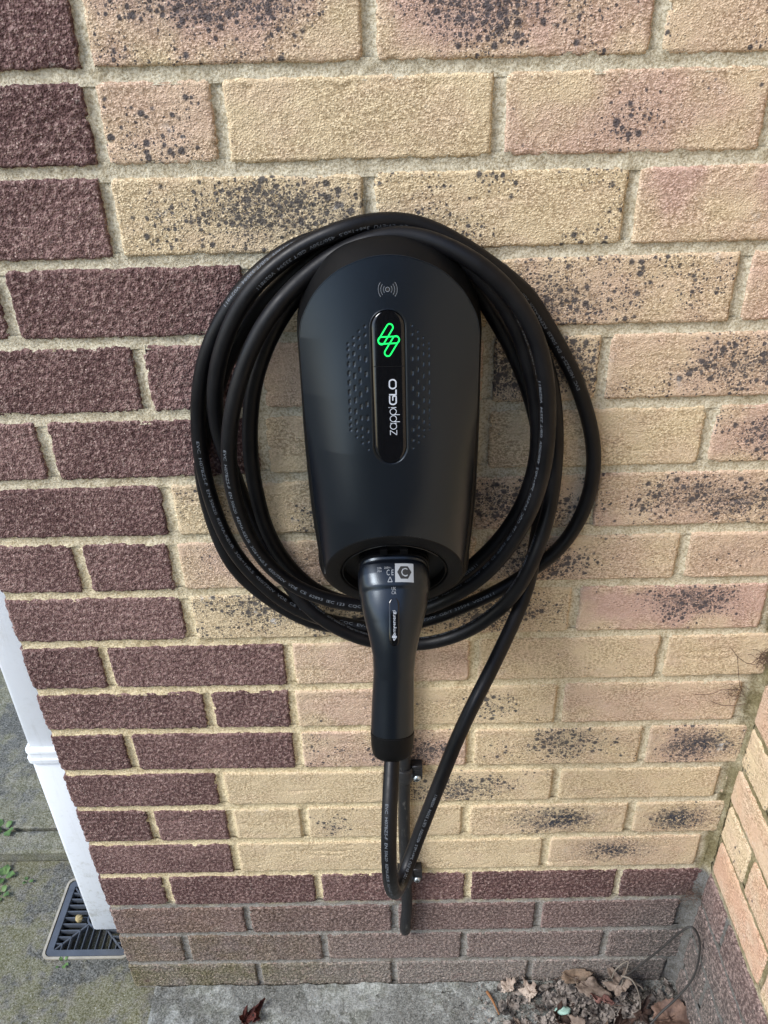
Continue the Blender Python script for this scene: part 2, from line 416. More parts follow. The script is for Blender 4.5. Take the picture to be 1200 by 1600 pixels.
PERP = {-5: [-223, 2, 227, 452], -4: [-338, -112, 112, 338], -3: [-223, 2, 227, 452], -2: [-338, -112, 112, 338], -1: [-338, -112, 112, 338],
 0: [-222, 5, 232, 455], 1: [-340, -223, -120, 110, 335], 2: [-226, 1, 228, 451], 3: [-338, -112, 113, 339], 4: [-226, -114, 111, 222],
 5: [-338, -116, 109, 336], 6: [-224, 1, 226, 451], 7: [-335, -229, -1, 112, 336], 8: [-226, -2, 223, 448], 9: [-337, -114, 110, 336],
 10: [-222, -116, -2, 220, 448], 11: [-336, -115, 111, 336], 12: [-226, 1, 228, 451], 13: [-333, -222, -118, 108, 338],
 14: [-225, 1, 226, 451], 15: [-337, -109, 116, 340], 16: [-225, 5, 227, 447], 17: [-332, -109, 114, 339], 18: [-223, 1, 225, 451]}
PERP[-2] = [-223, 2, 227, 452]; PERP[-3] = [-338, -112, 112, 338]; PERP[-4] = [-223, 2, 227, 452]
del PERP[-5]
BROWN_TO = {0: -222, 1: -223, 2: -226, 3: -112, 4: -114, 5: -116, 6: -224, 7: -229, 8: -226, 9: -114, 10: -116, 11: -115, 12: -226, 13: -222, 14: -225, -1: -112, -2: -223, -3: -112, -4: -223}
# per brick character, read off the photograph: (course, left joint) -> properties
CH = {
 (0, -222): dict(pink=.9, spots=1.15, sx=-.004, sz=.012, sr=.062, base=.35, soot=.25), (0, 5): dict(pink=.95, spots=1.1, sx=-.02, sz=.004, sr=.052, base=.3), (0, 232): dict(tan=.6, base=.32, pink=.25),
 (1, -223): dict(tan=.7, pink=.45, base=.4), (1, -120): dict(tan=.2, base=.12), (1, 110): dict(pink=.8, spots=.4, sx=.0, sz=-.01, sr=.05, base=.2, tan=.5), (1, 335): dict(pink=.4),
 (2, -226): dict(tan=.1, spots=1.15, sx=.03, sz=.004, sr=.07, base=.3, bloom=.5, soot=.12), (2, 1): dict(tan=.1, base=.34), (2, 228): dict(pink=1.1, spots=.8, sx=.058, sz=.014, sr=.034, base=.12, bloom=.6, soot=.35, tan=.5),
 (3, 113): dict(tan=.55, pink=.3, spots=.75, sx=-.06, sz=-.012, sr=.06, base=.35), (3, 339): dict(pink=.7, tan=.8, base=.12), (3, -112): dict(tan=.3, base=.2),
 (4, -114): dict(tan=1, pink=.3, base=.1), (4, 111): dict(spots=1.2, sx=0, sz=0, sr=.06, base=.4, tan=.5, soot=.2), (4, 222): dict(pink=.45, tan=.5, spots=.9, sx=.03, sz=-.004, sr=.07, base=.3, bloom=.4),
 (5, -116): dict(tan=.3, base=.12), (5, 109): dict(tan=.25, base=.12), (5, 336): dict(pink=.8, tan=.7, spots=.85, sx=.01, sz=0, sr=.06, base=.3),
 (6, -224): dict(tan=.1, base=.35, bloom=.4), (6, 1): dict(tan=.4, pink=.3, spots=.85, sx=.03, sz=0, sr=.07, base=.4), (6, 226): dict(pink=.55, tan=.5, spots=.8, sx=.02, sz=.0, sr=.08, base=.3, soot=.3),
 (7, -229): dict(pink=.5, tan=.6, base=.3, bloom=.6), (7, -1): dict(tan=.4, base=.35), (7, 112): dict(tan=.55, pink=.35, spots=.95, sx=-.05, sz=-.008, sr=.05, base=.25), (7, 336): dict(tan=.9, pink=.3, spots=.3, soot=.2, base=.15),
 (8, -226): dict(tan=0, spots=.8, sx=.0, sz=.01, sr=.07, bloom=1.1, base=.35), (8, -2): dict(tan=.35, spots=1.0, sx=.0, sz=0, sr=.08, base=.4), (8, 223): dict(pink=1.2, spots=1.1, sx=.02, sz=.01, sr=.045, tan=.6, base=.2, bloom=.5, soot=.15),
 (9, -114): dict(tan=.5, pink=.5, base=.12), (9, 110): dict(tan=.3, base=.15, bloom=.3), (9, 336): dict(tan=.4, base=.1),
 (10, -116): dict(tan=.5, pink=.6, base=.25), (10, -2): dict(tan=.05, spots=.5, sx=.03, sz=0, base=.2, bloom=.8), (10, 220): dict(tan=.5, pink=.4, base=.12, soot=.15),
 (11, -115): dict(pink=.7, spots=1.1, sx=.03, sz=-.01, sr=.055, base=.3, tan=.4), (11, 111): dict(tan=.3, spots=1.0, sx=.01, sz=.01, sr=.05, base=.25), (11, 336): dict(pink=.6, spots=1, sx=.0, sz=0, sr=.045, soot=.9, base=.3, bloom=1),
 (12, -226): dict(tan=0, base=.08), (12, 1): dict(tan=.15, spots=.9, sx=-.01, sz=-.005, sr=.06, base=.3, bloom=.6), (12, 228): dict(tan=.1, base=.15),
 (13, -222): dict(tan=0, base=.1), (13, -118): dict(tan=0, base=.2, spots=.5, sx=-.07, sz=-.01, sr=.025), (13, 108): dict(tan=.35, spots=1.1, sx=.01, sz=.0, sr=.05, soot=1.1, base=.2), (13, 338): dict(tan=.4, spots=1, sx=.0, sz=-.002, sr=.035, soot=1.2, base=.2),
 (14, -225): dict(tan=0, base=.06), (14, 1): dict(tan=.0, base=.15), (14, 226): dict(tan=.3, pink=.25, spots=.7, sx=-.015, sz=.005, sr=.045, soot=.9, base=.15)}
JT = 5.2     # half a joint
for k in sorted(PERP):
    xs = [XL-JT]+PERP[k]+[XR+6]
    for i in range(len(xs)-1):
        a, b = xs[i]+JT+rng.uniform(-.6, .6), xs[i+1]-JT+rng.uniform(-.6, .6)
        if b-a < 8: continue
        brown = k >= 15 or xs[i+1] <= BROWN_TO.get(k, -999)+1
        hid = k < -1
        j = JT-.3
        z1 = [bed(k, x)-j+rng.uniform(-.7, .7) for x in (a, b)]; z0 = [bed(k+1, x)+j+rng.uniform(-.7, .7) for x in (a, b)]
        p = dict(CH.get((k, xs[i]), dict(tan=rng.rand()*.6, base=.2)))
        if brown: p = dict(tone=rng.uniform(.0, .75), bloom=rng.choice([.1, .5, .9]), cement=(.95 if k == 18 else .55 if k == 17 else .32 if k == 16 else 0.))
        if xs[i] > 440: p.update(tan=.8, soot=.5, spots=.3); a += 0
        brick(wall, a, b, z0[0], z0[1], z1[0], z1[1], 'brown' if brown else 'cream', 100+k*17+i, step=2.0 if not hid else 9., props=p, ry=rng.uniform(-.6, .6)+(0 if xs[i] < 440 else 2.5))

# mortar: tooled strips in every joint, and the body of the wall behind
V = []; Q = []
def strip(P0, P1, half, axis, to=lambda a, y, z: (a, y, z), n=None, seed=0, y0=2.5, y1=1.7, st=3.0, above=(), below=()):
    """concave struck joint from P0 to P1 (x, z); cross section spread along axis"""
    L = math.hypot(P1[0]-P0[0], P1[1]-P0[1]); n = n or max(4, int(L/st))
    t = np.linspace(0, 1, n+1); c = np.linspace(-1, 1, 9)
    T, Cc = np.meshgrid(t, c, indexing='ij')
    X = P0[0]+(P1[0]-P0[0])*T; Z = P0[1]+(P1[1]-P0[1])*T
    if axis == 'z': Z = Z+Cc*half
    else: X = X+Cc*half
    wj = np.ones_like(X)      # the bed opens into the upright joints above and below it
    for p_ in above: wj = wj*np.where(Cc > 0, 1-np.exp(-((X-p_)/6.2)**4), 1)
    for p_ in below: wj = wj*np.where(Cc < 0, 1-np.exp(-((X-p_)/6.2)**4), 1)
    y = y0-y1*np.abs(Cc)**2.2*wj+fbm(X/9., Z/9., seed, 3)*.8+vnoise(X/3.1, Z/3.1, seed+3)*.35+np.clip(fbm(X/30., Z/30., seed+8, 2), 0, 1)*1.2
    if axis == 'x': y = y+1.*np.clip(1-np.minimum(T, 1-T)*L/6., 0, 1)
    W = np.array(to(X.ravel(), y.ravel(), Z.ravel())).T
    b = sum(len(v) for v in V)
    q = grid_quads(n+1, 9, base=b)
    V.append(W); Q.append(q if axis == 'z' else q[:, ::-1])
for k in range(-3, 20):
    nseg = 6; xsx = np.linspace(XL+3.5, XR+4, nseg+1)
    for s_ in range(nseg):
        strip((xsx[s_], bed(k, xsx[s_])), (xsx[s_+1], bed(k, xsx[s_+1])), 8.2, 'z', seed=1, st=2.4, above=PERP.get(k-1, ()), below=PERP.get(k, ()))
for k in sorted(PERP):
    for x in PERP[k]:
        strip((x, bed(k+1, x)+4), (x, bed(k, x)-4), 8.0, 'x', seed=2+k, y0=4.0, y1=2.8)
mo = fastmesh('mortar', np.vstack(V), np.vstack(Q)[:, ::-1], M_MORTAR, wall)
b = MB(); b.box(XL+5, XR+120, 8, 900, -140, 1650)
b.build('mortar', M_MORTAR, wall, smooth=False)

# side face of the same wall beyond the left corner, and the return wall on the right
def to_left(a, y, z): return (XL+y, a, z)
for k in range(-3, 19):
    st = 100 if abs(PERP[k][0]+338) > 8 else 206
    a = st+8
    j = 0
    while a < 860:
        L = 215 if j or st == 100 else 102
        e = min(a+L, 890)
        z0, z1 = bed(k+1, XL)+5, bed(k, XL)-5
        # the course runs away from the corner on the plane x = XL
        brick(wall, -e, -a, z0, z0, z1, z1, 'brown', 700+k*9+j, to=lambda p, y, z: (XL+y, -p, z), step=8., props=dict(tone=rng.rand()*.7), depth=12)
        a = e+10; j += 1

def to_ret(p, y, z):      # p runs towards the viewer along the wall, y is depth into it
    return (466.+y, -p, z)
RB = {12: [(6, 196), (206, 420)], 13: [(10, 84), (94, 308)], 14: [(12, 178), (188, 402)], 11: [(6, 82), (92, 306)], 10: [(6, 196), (206, 420)], 15: [(10, 78), (88, 300)], 16: [(8, 180), (190, 402)], 17: [(8, 78), (88, 300)], 18: [(8, 180), (190, 402)]}
RP = {(12, 0): dict(pink=.0, tan=.9, base=.1, bloom=1.2, orange=.5), (13, 0): dict(tan=.4, base=.3), (13, 1): dict(orange=.8, tan=1, base=.25), (14, 0): dict(orange=1., tan=1, pink=.3, base=.15), (14, 1): dict(pink=.6, bloom=.8), (12, 1): dict(tan=.5), (11, 0): dict(tan=.3, base=.3), (11, 1): dict(orange=.5, tan=1), (10, 0): dict(orange=.4, pink=.6)}
V = []; Q = []
def rz(k): return bed(k, XR)+{12: 4, 13: 4, 14: 4, 15: 8, 16: 4}.get(k, 2)
for k in range(-3, 19):
    lst = list(RB.get(k, [(6, 196 if k % 2 == 0 else 84)]))
    a = lst[-1][1]+10
    while a < 2300: lst.append((a, a+215)); a += 225
    for i, (a, e) in enumerate(lst):
        brown = k >= 15
        z0, z1 = rz(k+1)+(5 if not brown else 7), rz(k)-(5 if not brown else 7)
        p = dict(RP.get((k, i), dict(tan=rng.rand(), orange=rng.rand()*.6, base=.2)))
        if brown: p = dict(tone=rng.uniform(.1, .6), bloom=.9, cement=.3)
        brick(side, a, e, z0, z0, z1, z1, 'brown' if brown else 'cream', 400+k*11+i, to=to_ret, step=2.0 if (a < 260 and k > 8) else 8., props=p, ry=rng.uniform(-.8, .8), depth=80)
        strip((a-5, z0-1), (a-5, z1+1), 7.6, 'x', to=to_ret, seed=k+40, y0=3.6, y1=1.6, st=3. if k > 8 else 12.)
    strip((-4, rz(k)), (500, rz(k)), 10.0 if k > 14 else 8., 'z', to=to_ret, seed=5, y0=3.6, y1=1.6, st=3. if k > 8 else 12.)
    strip((500, rz(k)), (2380, rz(k)), 8.0, 'z', to=to_ret, seed=5, y0=3.6, y1=1.6, st=14.)
fastmesh('mortar', np.vstack(V), np.vstack(Q)[:, ::-1], M_MORTAR, side)
b = MB(); b.box(474, 586, -2390, 7.5, -140, 2500)
b.build('mortar', M_MORTAR, side, smooth=False)
# thick smeared mortar in the inner corner
nz_, nc_ = 560, 15
zz = np.linspace(-90, 1500, nz_); cc = np.linspace(0, 1, nc_)
Zc, Cc = np.meshgrid(zz, cc, indexing='ij')
wide = 9+4*fbm(Zc/40., Zc*0, 77, 3)+5*np.clip(fbm(Zc/22., Zc*0, 78, 2), 0, 1)+np.where(Zc < 235, 4, 0)+5*np.exp(-((Zc-190)/35.)**2)
ang = Cc*math.pi/2
X = 468-wide*np.cos(ang)*1.15+vnoise(Zc/5., Cc*4, 79)*.9; Y = 2.5-wide*np.sin(ang)*1.1+vnoise(Zc/4., Cc*5, 80)*.9
hol = np.sin(ang*2)*wide*.42
fastmesh('mortar', np.stack([X+hol, Y+hol, Zc], -1).reshape(-1, 3), grid_quads(nz_, nc_)[:, ::-1], M_MORTAR, side)
# ------------------------------------------------------------------ ground
M_PAVE = mat_ground('mossy_paving', srgb(48, 49, 44), srgb(112, 106, 88), srgb(94, 92, 44), .8)
M_CONC = mat_ground('concrete', srgb(104, 106, 103), srgb(180, 184, 181), srgb(96, 100, 82), .4)
M_SLAB = mat_ground('stone_slab', srgb(64, 66, 60), srgb(136, 132, 114), srgb(94, 94, 52), .65)

def sheet(name, x0, x1, y0, y1, z, step, mat, amp=1.2, hole=None, skirt=0, kind='structure', zf=None, edge=0, seed=3):
    nx = max(2, int((x1-x0)/step)); ny = max(2, int((y1-y0)/step))
    xs = np.linspace(x0, x1, nx+1); ys = np.linspace(y0, y1, ny+1)
    if hole:
        xs = np.sort(np.r_[xs[(np.abs(xs-hole[0]) > step*.4) & (np.abs(xs-hole[1]) > step*.4)], hole[0], hole[1]])
        ys = np.sort(np.r_[ys[(np.abs(ys-hole[2]) > step*.4) & (np.abs(ys-hole[3]) > step*.4)], hole[2], hole[3]])
    X, Y = np.meshgrid(xs, ys)
    Z = z+fbm(X/35., Y/35., seed, 3)*amp+fbm(X/7., Y/7., seed+5, 3)*amp*.6+vnoise(X/3., Y/3., seed+9)*amp*.35
    if zf is not None: Z = Z+zf(X, Y)
    d = np.minimum(np.minimum(X-x0, x1-X), np.minimum(Y-y0, y1-Y))
    if edge:
        c = np.clip(1-d/edge, 0, 1); Z = Z-edge*.6*(1-np.sqrt(1-c*c))
    V = np.stack([X, Y, Z], -1).reshape(-1, 3); nc = len(xs); nr = len(ys)
    Q = grid_quads(nr, nc)
    if hole:
        cx = V[Q].mean(1); Q = Q[~((cx[:, 0] > hole[0]) & (cx[:, 0] < hole[1]) & (cx[:, 1] > hole[2]) & (cx[:, 1] < hole[3]))]
    if skirt:
        ring = np.r_[np.arange(nc), np.arange(1, nr)*nc+nc-1, (nr-1)*nc+np.arange(nc-2, -1, -1), np.arange(nr-2, 0, -1)*nc]
        S = V[ring].copy(); S[:, 2] -= skirt; n0 = len(V); V = np.vstack([V, S]); i = np.arange(len(ring)); j = (i+1) % len(ring)
        Q = np.vstack([Q, np.stack([ring[j], ring[i], n0+i, n0+j], -1)])
    o = fastmesh(name, V, Q, mat, sharp=50)
    return tag(o, kind=kind)

b = MB(); b.V = [(-60000, -60000, -150), (60000, -60000, -150), (60000, 60000, -150), (-60000, 60000, -150)]; b.F = [(0, 1, 2, 3)]
tag(b.build('ground', M_PAVE), kind='structure')
GX0, GX1, GY0, GY1 = -617, -462, 52, 208          # the drain opening
sheet('paving', -1500, -398, -1000, 247, -85, 5., M_PAVE, 1.6, hole=(GX0+4, GX1-4, GY0+4, GY1-4), skirt=60,
      zf=lambda X, Y: np.clip((X+470)/60., 0, 1)*np.clip((-Y+20)/60., 0, 1)*6)
def slabz(X, Y):   # broken mortar haunch where the slab meets the wall
    return np.exp(-((Y+4)/10.)**2)*np.clip(fbm(X/25., Y/25., 61, 3)+.1, 0, 1)*9
sheet('concrete_slab', -400, 700, -1000, -2.5, -73.5, 4., M_CONC, 1.3, skirt=60, zf=slabz, seed=8)
sheet('kerb', -1500, -300, 250, 300, -62, 4., M_SLAB, 1.0, skirt=60, edge=5, seed=12)
for i, (x0, x1) in enumerate([(-2100, -1290), (-1282, -600), (-592, -300)]):
    sheet('paving', x0, x1, 306, 900, -60, 6., M_SLAB, 1.6, skirt=60, edge=5, seed=20+i)
    sheet('paving', x0, x1, 908, 1700, -60, 12., M_SLAB, 1.6, skirt=60, edge=5, seed=30+i)

# ------------------------------------------------------------------ drain
M_IRON = mat_plain('drain_plastic', srgb(72, 77, 84), .38, 0, .5, 500, .25, var=.15)
M_RIM = mat_plain('drain_rim', srgb(150, 145, 132), .7, 0, .3, 300, .5, var=.2)
M_PIT = mat_plain('drain_pit', srgb(24, 22, 20), .6)
dr = empty('drain_grate', (-539, 130, -85), 'square grey gully grate set in the mossy paving below the white downpipe', 'drain cover')
def rrect(x0, x1, y0, y1, r, n=6):
    P = []
    for cx, cy, a0 in ((x1-r, y1-r, 0), (x0+r, y1-r, 90), (x0+r, y0+r, 180), (x1-r, y0+r, 270)):
        for k in range(n+1):
            a = rad(a0+90*k/n); P.append((cx+r*math.cos(a), cy+r*math.sin(a)))
    return P
def ringmesh(name, o0, o1, z0, z1, mat, parent, bev=1.0):
    n = len(o0); V = [(x, y, z0) for x, y in o0]+[(x, y, z1-bev) for x, y in o0]
    V += [(x*.97+x2*.03, y*.97+y2*.03, z1) for (x, y), (x2, y2) in zip(o0, o1)]
    V += [(x, y, z1) for x, y in o1]+[(x, y, z0) for x, y in o1]
    F = []
    for r in range(4):
        for k in range(n): F.append((r*n+k, r*n+(k+1) % n, (r+1)*n+(k+1) % n, (r+1)*n+k))
    return mesh(name, V, F, mat, None, True, (0, 0, 0), 35)
def under(o, parent, origin):
    me = o.data; p = parent; pl = Vector((0, 0, 0))
    while p is not None: pl = pl+p.location; p = p.parent
    o.parent = parent; me.transform(Matrix.Translation(-(Vector(origin)*MM))); o.location = Vector(origin)*MM-pl
    return o
under(ringmesh('rim', rrect(GX0, GX1, GY0, GY1, 13), rrect(GX0+4.2, GX1-4.2, GY0+4.2, GY1-4.2, 11), -96, -82, M_RIM, dr), dr, (GX0, GY0, -85))
under(ringmesh('frame', rrect(GX0+5.5, GX1-5.5, GY0+5.5, GY1-5.5, 10), rrect(GX0+17, GX1-17, GY0+17, GY1-17, 2), -98, -83.5, M_IRON, dr), dr, (GX0+6, GY0+6, -85))
cxg, cyg = (GX0+GX1)/2, (GY0+GY1)/2; hw = (GX1-GX0)/2-17
def gbar(P, w=3.0, zt=-85.):
    (xa, ya), (xb, yb) = P
    d = Vector((xb-xa, yb-ya, 0)).normalized(); nrm = Vector((-d.y, d.x, 0))*w/2
    V = []
    for (x, y) in ((xa, ya), (xb, yb)):
        for s_, z in ((-1, -95), (-1, zt-1), (-.5, zt), (.5, zt), (1, zt-1), (1, -95)):
            V.append((x+nrm.x*s_, y+nrm.y*s_, z))
    F = [(k, (k+1) % 6, 6+(k+1) % 6, 6+k)[::-1] for k in range(6)]+[tuple(range(6)), tuple(range(6, 12))[::-1]]
    m_ = MB().add(V, F).build('bar', M_IRON, dr, (xa, ya, -85)); return m_
R0 = 17
for s1, s2 in ((-1, -1), (1, -1), (-1, 1), (1, 1)):
    gbar(((cxg+s1*R0*.7, cyg+s2*R0*.7), (cxg+s1*(hw+1), cyg+s2*(hw+1))), 3.4)
pts = 7
for sgn in (-1, 1):
    for i in range(-4, 5):
        t = i*hw/5.
        lo = max(abs(t), R0 if abs(t) < R0 else abs(t))
        st_ = lo if abs(t) >= R0*.7 else math.sqrt(R0*R0-t*t)
        gbar(((cxg+sgn*st_, cyg+t), (cxg+sgn*(hw+2), cyg+t)), 2.8)
        gbar(((cxg+t, cyg+sgn*st_), (cxg+t, cyg+sgn*(hw+2))), 2.2)
ob = [(cxg+(R0+1.5)*math.cos(a), cyg+(R0+1.5)*math.sin(a)) for a in np.linspace(0, 2*math.pi, 28, endpoint=False)]
ib = [(cxg+(R0-1.5)*math.cos(a), cyg+(R0-1.5)*math.sin(a)) for a in np.linspace(0, 2*math.pi, 28, endpoint=False)]
under(ringmesh('hub', ob, ib, -95, -84.8, M_IRON, dr), dr, (cxg, cyg, -85))
pit = MB(); x0, x1, y0, y1 = GX0+3, GX1-3, GY0+3, GY1-3
pit.add([(x0, y0, -86), (x1, y0, -86), (x1, y1, -86), (x0, y1, -86), (x0, y0, -260), (x1, y0, -260), (x1, y1, -260), (x0, y1, -260)], [(0, 4, 5, 1), (1, 5, 6, 2), (2, 6, 7, 3), (3, 7, 4, 0), (4, 7, 6, 5)])
pit.build('pit', M_PIT, dr, (cxg, cyg, -90), smooth=False)

# ------------------------------------------------------------------ downpipe
M_PVC = NT('white_plastic'); v_ = M_PVC.n('ShaderNodeNewGeometry').outputs['Position']; sp_ = M_PVC.n('ShaderNodeSeparateXYZ'); M_PVC.l(v_, sp_.inputs[0])
dirt_ = M_PVC.ma('MULTIPLY', M_PVC.rng(sp_.outputs[2], -.08, .35, .9, .15), M_PVC.rng(M_PVC.noise(v_, 45, 6, .8), .5, .68))
M_PVC = M_PVC.out(M_PVC.mix(M_PVC.ma('MULTIPLY', M_PVC.ma('ADD', dirt_, M_PVC.rng(M_PVC.noise(M_PVC.mp(v_, (9, 9, .6)), 12, 4, .7), .52, .72, 0, .25), clamp=True), .55), (.76, .80, .84, 1), srgb(150, 148, 130)), .36, M_PVC.bump(M_PVC.noise(v_, 9, 2), .05, .002))
dp = empty('downpipe', (-506, 132, -74), 'white square plastic downpipe on the side of the wall, ending over the grate', 'downpipe')
def sqtube(name, x0, x1, y0, y1, z0, z1, r, t=2.2, rows=None):
    rows = rows or [(z0, 0), (z0+1.2, .6), (z1-1.2, .6), (z1, 0)]
    V = []; n = 0
    prof = [(rows[0][0], -t)]+rows+[(rows[-1][0], -t)]
    for z, o_ in prof+[(prof[0][0], -t)]:
        P = rrect(x0-o_, x1+o_, y0-o_, y1+o_, max(r+o_, .5), 4); n = len(P); V += [(x, y, z) for x, y in P]
    F = [tuple(int(i) for i in q) for q in grid_quads(len(prof)+1, n, True)]
    return MB().add(V, F).build(name, M_PVC, dp, ((x0+x1)/2, (y0+y1)/2, z0), sharp=30)
sqtube('lower_pipe', -537, -473, 100, 164, -74, 392, 6)
sqtube('upper_pipe', -535, -475, 102, 162, 392, 1640, 6)
sqtube('socket_collar', -539.5, -470.5, 97.5, 166.5, 361, 388, 7, 4, [(361, 0), (363, 1.8), (371, 2.2), (373, .2), (382, .2), (384, 1.6), (388, 1.2), (389, -1)])
b = MB(); b.bbox(-541, -467, 120, 150, 1180, 1215, 2); b.box(-467, -436, 128, 142, 1185, 1210)
b.build('wall_clip', M_PVC, dp, (-470, 135, 1197))

# ------------------------------------------------------------------ supply cable, its clips
M_RUB = mat_plain('rubber_black', (.012, .012, .013, 1), .48, 0, .4, 900, .25, .0002)
M_OLD = NT('weathered_cable')
v_ = M_OLD.coords(); M_OLD = M_OLD.out(M_OLD.mix(M_OLD.rng(M_OLD.noise(M_OLD.mp(v_, (1, 1, .25)), 160, 5, .7), .55, .72, 0, .5), srgb(18, 19, 22), srgb(120, 118, 114)), .5, M_OLD.bump(M_OLD.noise(v_, 300, 3), .3, .0006))
P = [(18, -12, 800), (21, -12, 700), (24, -11, 560), (23.5, -11, 480), (22, -10, 400), (21.5, -9.5, 330), (22.5, -10.5, 230), (23.5, -12, 160), (21, -12.5, 120), (20.5, -11, 100), (20.5, -5, 86), (20.5, 6, 82)]
def smooth_path(P, step=4., it=2):
    A = np.array(P, float); A = np.vstack([2*A[0]-A[1], A, 2*A[-1]-A[-2]]); out = []
    for i in range(1, len(A)-2):
        L = np.linalg.norm(A[i+1]-A[i]); mseg = max(2, int(L/step))
        for t in np.arange(mseg)/mseg:
            p0, p1, p2, p3 = A[i-1:i+3]
            out.append(.5*((2*p1)+(-p0+p2)*t+(2*p0-5*p1+4*p2-p3)*t*t+(-p0+3*p1-3*p2+p3)*t**3))
    out.append(A[-2]); return np.array(out)
sc = MB().tube(smooth_path(P, 6), 8.2, 16).build('supply_cable', M_OLD, None, (21, -10, 82), sharp=60)
tag(sc, 'scuffed black supply cable clipped to the wall behind the hanging lead, entering the plinth', 'cable')
M_CLIP = mat_plain('clip_plastic', (.014, .014, .015, 1), .42)
M_ZINC = mat_plain('zinc_screw', (.55, .62, .66, 1), .32, .85, .5, 900, .3)
def clip(z, x0, label):
    r_ = empty('cable_clip', (x0, 0, z), label, 'cable clip', 'black cable clips on the supply cable')
    bd = MB(); n = 14; V = []
    for zz_ in (z-12, z-10.5, z+10.5, z+12):
        for rr in ((8.5, 11.2) if abs(zz_-z) > 11 else (8.5, 12.2)):
            for k in range(n+1):
                a = math.pi*k/n
                V.append((x0+rr*math.cos(a), -10-rr*math.sin(a), zz_))
    m_ = n+1
    def idx(row, ring, k): return (row*2+ring)*m_+k
    F = []
    for row in range(3):
        for k in range(n):
            F.append((idx(row, 1, k), idx(row, 1, k+1), idx(row+1, 1, k+1), idx(row+1, 1, k)))
    for k in range(n):
        F.append((idx(0, 0, k), idx(0, 0, k+1), idx(0, 1, k+1), idx(0, 1, k))); F.append((idx(3, 1, k), idx(3, 1, k+1), idx(3, 0, k+1), idx(3, 0, k)))
    bd.add(V, F); bd.box(x0-12, x0-8.6, -10.1, 0, z-12, z+12); bd.box(x0+8.6, x0+12, -10.1, 0, z-12, z+12)
    bd.build('strap', M_CLIP, r_, (x0, -10, z))
    t = MB(); t.bbox(x0+9, x0+24, -13, 0, z-12, z+14, 1.2)
    for q in range(5): t.box(x0+12.5, x0+22.5, -15, -12.8, z-1+q*3.0, z+.4+q*3.0)
    t.box(x0+22.2, x0+23.8, -15.2, -12.5, z-3, z+13.6)
    t.build('tab', M_CLIP, r_, (x0+16, -6, z))
    s_ = MB(); V = []; n = 20
    prof = [(5.2, -12.9), (5.4, -14.2), (4.8, -16), (3.2, -17.2), (.01, -17.6)]
    for rr, yy in prof: V += [(x0+16.5+rr*math.cos(2*math.pi*k/n), yy, z-7+rr*math.sin(2*math.pi*k/n)) for k in range(n)]
    s_.add(V, [tuple(int(i) for i in q) for q in grid_quads(len(prof), n, True)])
    sw = s_.build('screw', M_ZINC, r_, (x0+16.5, -14, z-7))
    c_ = MB(); c_.box(x0+13.4, x0+19.6, -17.75, -17, z-7.7, z-6.3); c_.box(x0+15.8, x0+17.2, -17.76, -17, z-10.1, z-3.9)
    c_.build('cross_slot', M_PIT, sw, (x0+16.5, -17, z-7))
clip(455, 23, 'upper black cable clip with silver screw, just below the grip of the connector')
clip(236, 22.5, 'lower black cable clip with silver screw, on the brown bricks beside the cable bend')
# ------------------------------------------------------------------ charger
M_FACE = mat_plain('satin_black_cover', (.0025, .0035, .006, 1), .29, 0, .55, 1500, .16, .00025)
M_FACE.node_tree.nodes['Principled BSDF'].inputs['Specular Tint'].default_value = (.78, .89, 1, 1)
M_HOUS = mat_plain('matt_black_housing', (.003, .003, .0032, 1), .46, 0, .16, 1500, .2, .0003)
M_RING = mat_plain('textured_black_ring', (.005, .005, .0055, 1), .58, 0, .16, 1600, .5, .0004)
M_GLOSS = mat_plain('gloss_black_screen', (.004, .004, .005, 1), .06, 0, .5)
M_WHITE = mat_plain('white_print', (.42, .45, .50, 1), .6)
M_LGREY = mat_plain('grey_print', (.24, .255, .27, 1), .7)
M_GROOVE_LIT = mat_plain('lit_groove_edge', (.20, .22, .25, 1), .7)
M_SEAM = mat_plain('dark_seam', (.006, .006, .006, 1), .7)
M_GREEN = NT('green_light'); M_GREEN.p.inputs['Base Color'].default_value = (0, .3, .08, 1)
M_GREEN.p.inputs['Emission Color'].default_value = (.0, 1, .10, 1); M_GREEN.p.inputs['Emission Strength'].default_value = .6; M_GREEN = M_GREEN.m
XC = 15.8
ch = empty('ev_charger', (XC, 0, 783), 'black teardrop wall charger with glowing green bolt symbol on its screen strip', 'charger')

def interp(z, T): T = sorted(T); return np.interp(z, [t[0] for t in T], [t[1] for t in T])
def base_d(z): return 68+(1144-z)*62/234.
DROP = [(1145, 7), (1078, 12), (1030, 19), (983, 28), (921, 37), (880, 43), (852, 49), (780, 60)]
PW = [(1145, 2.), (1078, 2.1), (1030, 2.9), (983, 3.8), (921, 3.8), (880, 3.2), (852, 3.0), (780, 3)]
WF = [(1145, 77), (1078, 77), (1030, 76.8), (983, 76), (921, 73), (890, 70.5), (852, 67), (780, 67)]
def face_d(x, z):
    t = np.clip(np.abs((x-XC)/interp(z, WF)), 0, 1.05)
    return base_d(z)-interp(z, DROP)*t**interp(z, PW)
RC = np.array([XC, -99., 847.]); RE = np.array([0, -.4387, .8986]); RN = np.array([0, -.8986, -.4387]); RX = np.array([1., 0, 0])
RA, RB_ = 67., 70.5
def ringp(phi, k=1., off=0., a=RA, b_=RB_): # phi from +x towards up
    return RC+RX*(a*k*math.cos(phi))+RE*(b_*k*math.sin(phi))+RN*off
